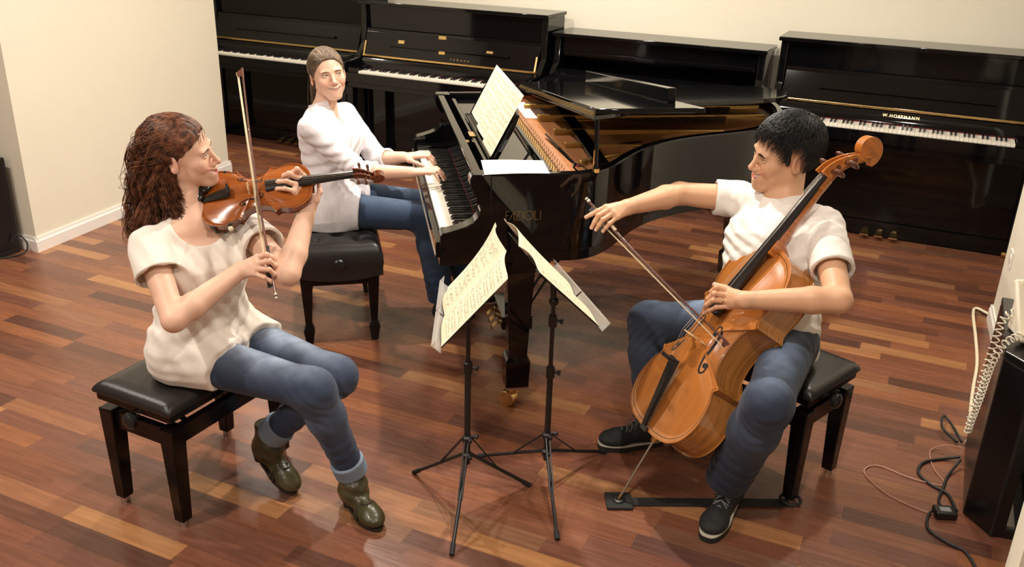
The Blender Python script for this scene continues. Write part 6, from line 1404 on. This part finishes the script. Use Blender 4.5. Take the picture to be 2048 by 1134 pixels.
# dark sneakers with a pale edge
M['sneaker'] = mat('black_canvas', (.014, .014, .015), .75, noise=.2, nscale=80, bump=.0003, bscale=500); M['pale_sole'] = mat('pale_rubber', (.52, .49, .40), .5, noise=.08, nscale=40); M['lace'] = mat('grey_lace', (.13, .13, .135), .8)
def sneaker(heel, toe, ankle, parent, sc=1.0, canvas=None):
    h = np.array(heel, float); t = np.array(toe, float); a = np.array(ankle, float); d = nrm(t - h); L_ = np.linalg.norm(t - h); up = np.array((0, 0, 1.)); up = nrm(up - d * (up @ d)); x = np.cross(d, up); R = np.stack([x, d, up], 1); al = (a - h) @ R
    def f(P):
        q = (P - h.astype(F32)) @ R.astype(F32); e = cone(q, (0, .036, .048), (0, L_ * .70, .040), .036, .034); e = smin(e, ell(q, (0, L_ * .76, .036), (.046, .062, .030)), .02); e = smin(e, cone(q, (0, .045, .07), (0, .085, .080), .036, .034), .03); e = smin(e, cone(q, (0, .045, .07), (al[0] * .5, .05, .105), .038, .036), .02)
        return smax(e, -q[:, 2] + .016, .005)
    lo, hi = bounds([h, t, a], .075); o = solid('sneaker', f, [(lo, hi, .0036)], canvas or M['sneaker'], parent)
    mb = MB(); n = 34; out = []
    for i in range(n):
        an = 2 * PI * i / n; y = .5 * L_ + (.5 * L_ + .004) * -math.cos(an); wy = .037 + .012 * sstep(np.array([y / L_]), .35, .75)[0]; sn = math.sin(an); out.append((wy * abs(sn) ** .7 * (1 if sn > 0 else -1), y))
    mb.prism(out, .0165, .0235); mb.v = [tuple(h + R @ np.array(v)) for v in mb.v]; so = mb.build('sole', M['pale_sole'], o, bevel=.002, world=True)
    mb = MB(); mb.prism([(p[0] * .985, p[1] * .99 + L_ * .005) for p in out], -.004, .0168); mb.v = [tuple(h + R @ np.array(v)) for v in mb.v]; mb.build('outsole', M['rubber'], so, world=True)
    mb = MB()
    for i in range(6):
        y = .085 + i * .020 * L_ / .27; z = .108 - i * .0085
        for s_ in (-1, 1): mb.tube([h + R @ np.array((s_ * .024, y, z - .012)), h + R @ np.array((0, y + .006, z + .004)), h + R @ np.array((-s_ * .024, y + .014, z - .014))], .0026, 6)
    for s_ in (-1, 1): mb.tube([h + R @ np.array(p) for p in ((0, .088, .112), (s_ * .022, .098, .118), (s_ * .030, .118, .108), (s_ * .010, .104, .108), (s_ * .026, .135, .094))], .0024, 6)
    mb.build('laces', M['lace'], o, smooth=50, world=True); return o
sneaker((-.375, 2.745, .004), (-.405, 2.475, .004), (-.392, 2.68, .13), rc)
sneaker((-.700, 2.985, .004), (-.905, 2.840, .004), (-.735, 2.955, .13), rc)
# thick short black hair
M['hair_black'] = hairmat('black_hair', (.005, .0045, .0045), (.016, .014, .013), .5)
LINE_C = [(-.12, -.065), (-.07, -.050), (-.050, -.020), (-.034, .022), (-.020, .048), (.004, .048), (.010, .022), (.022, .022), (.034, .046), (.050, .060), (.070, .074), (.10, .086)]
capc = hair_cap(Hc, LINE_C, .005)
def hc(P):
    q = Hc.loc(P); d = capc(q); m = q.copy(); m[:, 0] = np.abs(q[:, 0]); d = smin(d, ell(m, (.0735, .018, .008), (.0045, .010, .022)), .012); return d * Hc.s
lo, hi = bounds([Hc.c], .17); hpc = solid('hair', hc, [(lo, hi, .0034)], M['hair_black'], rc)
def short_hair(n, k, seed, H, line, ln, lift, fwd):
    r = np.random.default_rng(seed); p = scalp(n, r, line); ctr = np.array((0, -.018, .032)); nn = (p - ctr) / np.array((.078, .099, .088)) ** 2; nn /= np.linalg.norm(nn, axis=1, keepdims=True); whorl = np.array((.015, -.07, .11)); fl = p - whorl; fl -= nn * (fl * nn).sum(1, keepdims=True); fl /= np.linalg.norm(fl, axis=1, keepdims=True) + 1e-6
    fl = fl + r.normal(size=fl.shape) * .16 + np.array((0, fwd, -.15)); fl -= nn * (fl * nn).sum(1, keepdims=True); fl /= np.linalg.norm(fl, axis=1, keepdims=True) + 1e-6; L_ = ln * r.uniform(.6, 1.15, n)[:, None]; s = p + nn * .009
    return bez4(s, s + nn * lift * 1.2 + fl * L_ * .3, s + nn * lift + fl * L_ * .7 - ctr * 0, s + nn * lift * .25 + fl * L_ + np.array((0, 0, -.006)), k)
sh_ = short_hair(6500, 9, 3, Hc, LINE_C, .032, .010, .35); sh_ = push_out(sh_, np.array((0, -.018, .032)), np.array((.079, .101, .091)))
strands('hair_locks', (sh_ * Hc.s) @ Hc.R.T.astype(float) + Hc.c, np.interp(np.linspace(0, 1, 9), [0, .5, 1], [.0009, .0008, .0002]), M['hair_black'], hpc)

# ================================================================== the pianist
JP = dict(hipR=(-2.425, 3.300, .570), hipL=(-2.485, 3.475, .570), knR=(-2.030, 3.520, .535), knL=(-2.095, 3.690, .535), anR=(-1.985, 3.560, .115), anL=(-1.96, 3.80, .115), shR=(-2.455, 3.235, .960), shL=(-2.490, 3.550, .960), neck=(-2.500, 3.395, 1.003), elR=(-2.235, 3.285, .775), elL=(-2.325, 3.570, .755))
f_ = np.array((.8255, .5644, 0)); wR = np.array((-1.9984, 3.3186, .80)); wL = np.array((-2.1629, 3.5232, .80))
HPR = piano_hand(wR, True); HPL = piano_hand(wL, False)
rp = person_root((-2.43, 3.37, 0), 'woman with a blond ponytail in a white shirt, seated at the grand piano keys')
Hp = Head((-2.4814, 3.4177, 1.1619), np.array([[-.6388, .7657, -.0749], [-.7694, -.6355, .0647], [.0019, .0989, .9951]]) @ np.array(Matrix.Rotation(math.radians(7), 3, 'Y')), .955, True, smile=1.0, eye_open=.7, wide=1.0, nose=.95, jaw=.92, chin=.003)
hpr = Hand(HPR, .0080, .0150); hpl = Hand(HPL, .0080, .0150); Tp = Torso(JP, WOMAN, ZT)
fbp = body_sdf(JP, Hp, Tp, hpr, hpl, .042, .0375, .0250, .046)
def colp(P): return Hp.colour(P, SK1, (.60, .20, .17), (.72, .30, .22))
solid('body', fbp, [(a, b, c if c > .005 else c * 1.12) for a, b, c in limb_boxes(JP, Hp, Tp, hpr, hpl)], M['skin1'], rp, colp)
M['brow_blond'] = mat('dark_blond_brow', (.16, .10, .055), .7); Hp.extras(rp, M['iris_blue'], M['brow_blond'], .8, gaze=(-.55, 1, -.05))
Yp = Tp.Y1; Zp = Tp.Z; tbp = np.array([.020, .020, .020, .022, .026, .018, .012, .010, .008, .006])
def shirt(P):
    d = Tp.sdf(P, .004, tbp, zmin=-.10, k=.012)
    for h, k in (('hipR', 'knR'), ('hipL', 'knL')):
        a = np.array(JP[h]); b = np.array(JP[k]); dd = nrm(b - a); e = cone(P, a + np.array((-.02, 0, .010)), a + dd * .20, .104, .088); e = smax(e, ((P - (a + dd * .14).astype(F32)) @ dd.astype(F32)).astype(F32), .006); d = smin(d, e, .05)
    d = smax(d, (Tp.H[2] - .085 - P[:, 2]).astype(F32), .006)
    for s_ in (-.060, .060): d = smin(d, ell(P, Tp.H + Zp * Tp.L * .66 + Tp.X1 * s_ + Yp * .080, (.054, .054, .054)), .05)
    for sh, el, wr in (('shR', 'elR', wR), ('shL', 'elL', wL)):
        d = smin(d, cone(P, np.array(JP['neck']) - Zp * .010, np.array(JP[sh]) - Zp * .006, .047, .050), .035); e = cone(P, np.array(JP[sh]) - Zp * .004, JP[el], .053, .049); el_ = np.array(JP[el]); dd = nrm(wr - el_); en = el_ + dd * .075; s2 = smax(cone(P, el_, en + dd * .02, .051, .049), ((P - en.astype(F32)) @ dd.astype(F32)).astype(F32), .004); s2 = smax(s2, -cone(P, en - dd * .014, en + dd * .05, .038, .041), .002); d = smin(d, smin(e, s2, .015), .02)
    q = P.astype(F32); n = folds(q, Tp.H + Zp * .22, Zp * .7 + Tp.X1 * .5, .050, .0042, 41, .18, 1) + folds(q, Tp.H + Zp * .05, Tp.X0, .050, .0035, 42, .14, 1) + folds(q, JP['elR'], nrm(np.array(JP['elR']) - JP['shR']), .032, .0034, 43, .09, 1) + folds(q, (np.array(JP['shR']) + JP['elR']) / 2, Zp + Tp.X1 * .5, .040, .0026, 44, .10, 1)
    d = d + n; B_ = np.stack([Tp.X1, Yp, Zp], 1); nk = np.array(JP['neck'])
    d = smin(d, ring_band(P, nk + Zp * .018 + Yp * .004, nrm(Zp - Yp * .25), .058, .019, .0045), .008)
    d = smax(d, -ell(P, nk + Zp * .034 + Yp * .006, (.052, .054, .040), B_), .004)
    q2 = (P - nk.astype(F32)) @ B_.astype(F32); v = np.abs(q2[:, 0]) - np.clip((q2[:, 2] + .085) * .30, 0, .03); return smax(d, -np.maximum(np.maximum(v, -(q2[:, 1] - .02)), -(q2[:, 2] + .085)).astype(F32), .003)
lo, hi = bounds([JP[k] for k in ('hipR', 'hipL', 'shR', 'shL', 'neck', 'elR', 'elL')], .15); solid('shirt', shirt, [(lo, hi, .0045)], M['shirt'], rp)
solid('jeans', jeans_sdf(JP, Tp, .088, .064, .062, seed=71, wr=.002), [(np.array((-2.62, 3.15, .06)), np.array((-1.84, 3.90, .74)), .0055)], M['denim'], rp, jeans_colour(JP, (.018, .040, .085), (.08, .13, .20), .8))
M['shoe_black'] = mat('black_shoe', (.010, .010, .011), .4)
def flat_shoe(heel, toe, parent):
    h = np.array(heel, float); t = np.array(toe, float); d = nrm(t - h); L_ = np.linalg.norm(t - h); up = np.array((0, 0, 1.)); up = nrm(up - d * (up @ d)); R = np.stack([np.cross(d, up), d, up], 1)
    def f(P): q = (P - h.astype(F32)) @ R.astype(F32); e = cone(q, (0, .034, .045), (0, L_ * .8, .026), .033, .025); e = smin(e, cone(q, (0, .04, .05), (0, .05, .10), .035, .036), .02); return smax(e, -q[:, 2] + .004, .004)
    lo, hi = bounds([h, t], .12); return solid('shoe', f, [(lo, hi, .005)], M['shoe_black'], parent)
flat_shoe((-2.02, 3.535, .004), (-1.82, 3.655, .004), rp); flat_shoe((-1.99, 3.775, .004), (-1.78, 3.90, .004), rp)
M['hair_blond'] = hairmat('dark_blond_hair', (.075, .047, .026), (.22, .145, .082), .55)
LINE_P = [(-.12, -.10), (-.06, -.085), (-.03, -.045), (-.005, .000), (.015, .022), (.04, .046), (.066, .066), (.10, .092)]
capp = hair_cap(Hp, LINE_P, .0075, .75)
def hpf(P):
    q = Hp.loc(P); d = capp(q); d = smin(d, ell(q, (0, -.118, .030), (.020, .022, .022)), .02); a = np.arctan2(q[:, 0], q[:, 2] - .02); d = d + .0004 * np.sin(a * 46 + 3 * snoise(q, 14, 8)); return d * Hp.s
lo, hi = bounds([Hp.c], .17); hpp = solid('hair', hpf, [(lo, hi, .0034)], M['hair_blond'], rp)
r_ = np.random.default_rng(4); n = 2200; rt = scalp(n, r_, LINE_P, .75); tie = np.array((0, -.122, .030)); nn = (rt - np.array((0, -.018, .032))); nn /= np.linalg.norm(nn, axis=1, keepdims=True); s0 = rt + nn * .004; dd = tie + r_.normal(size=(n, 3)) * .006
cb_ = bez4(s0, s0 + (dd - s0) * .33 + nn * .02, s0 + (dd - s0) * .7 + nn * .026, dd, 12); cb_ = push_out(cb_, np.array((0, -.018, .032)), np.array((.0835, .1045, .0945)))
strands('hair_locks', (cb_ * Hp.s) @ Hp.R.T.astype(float) + Hp.c, np.full(12, .0010), M['hair_blond'], hpp)
n = 800; s0 = tie + r_.normal(size=(n, 3)) * .008; e = np.array((.060, -.125, -.26)) + r_.normal(size=(n, 3)) * np.array((.016, .014, .03)); j = r_.normal(size=(n, 3)) * .013
tl = bez4(s0, tie + np.array((.005, -.055, .015)) + j, np.array((.02, -.150, -.12)) + j * 1.6, e, 18)
strands('ponytail', (tl * Hp.s) @ Hp.R.T.astype(float) + Hp.c, np.interp(np.linspace(0, 1, 18), [0, .3, .8, 1], [.0014, .0018, .0014, .0004]), M['hair_blond'], hpp)
mb = MB(); mb.tube([tuple(Hp.out(tie + np.array((.017 * math.cos(t), .0, .017 * math.sin(t))))) for t in np.linspace(0, 2 * PI, 16)], .005, 6); mb.build('hair_tie', M['rubber'], hpp, smooth=60, world=True)
mb = MB(); mb.ball(tuple(Hp.out((.078, -.002, -.040))), .0035, 8); mb.build('earring', M['gold'], rp, smooth=60, world=True)
bpy.context.view_layer.update()
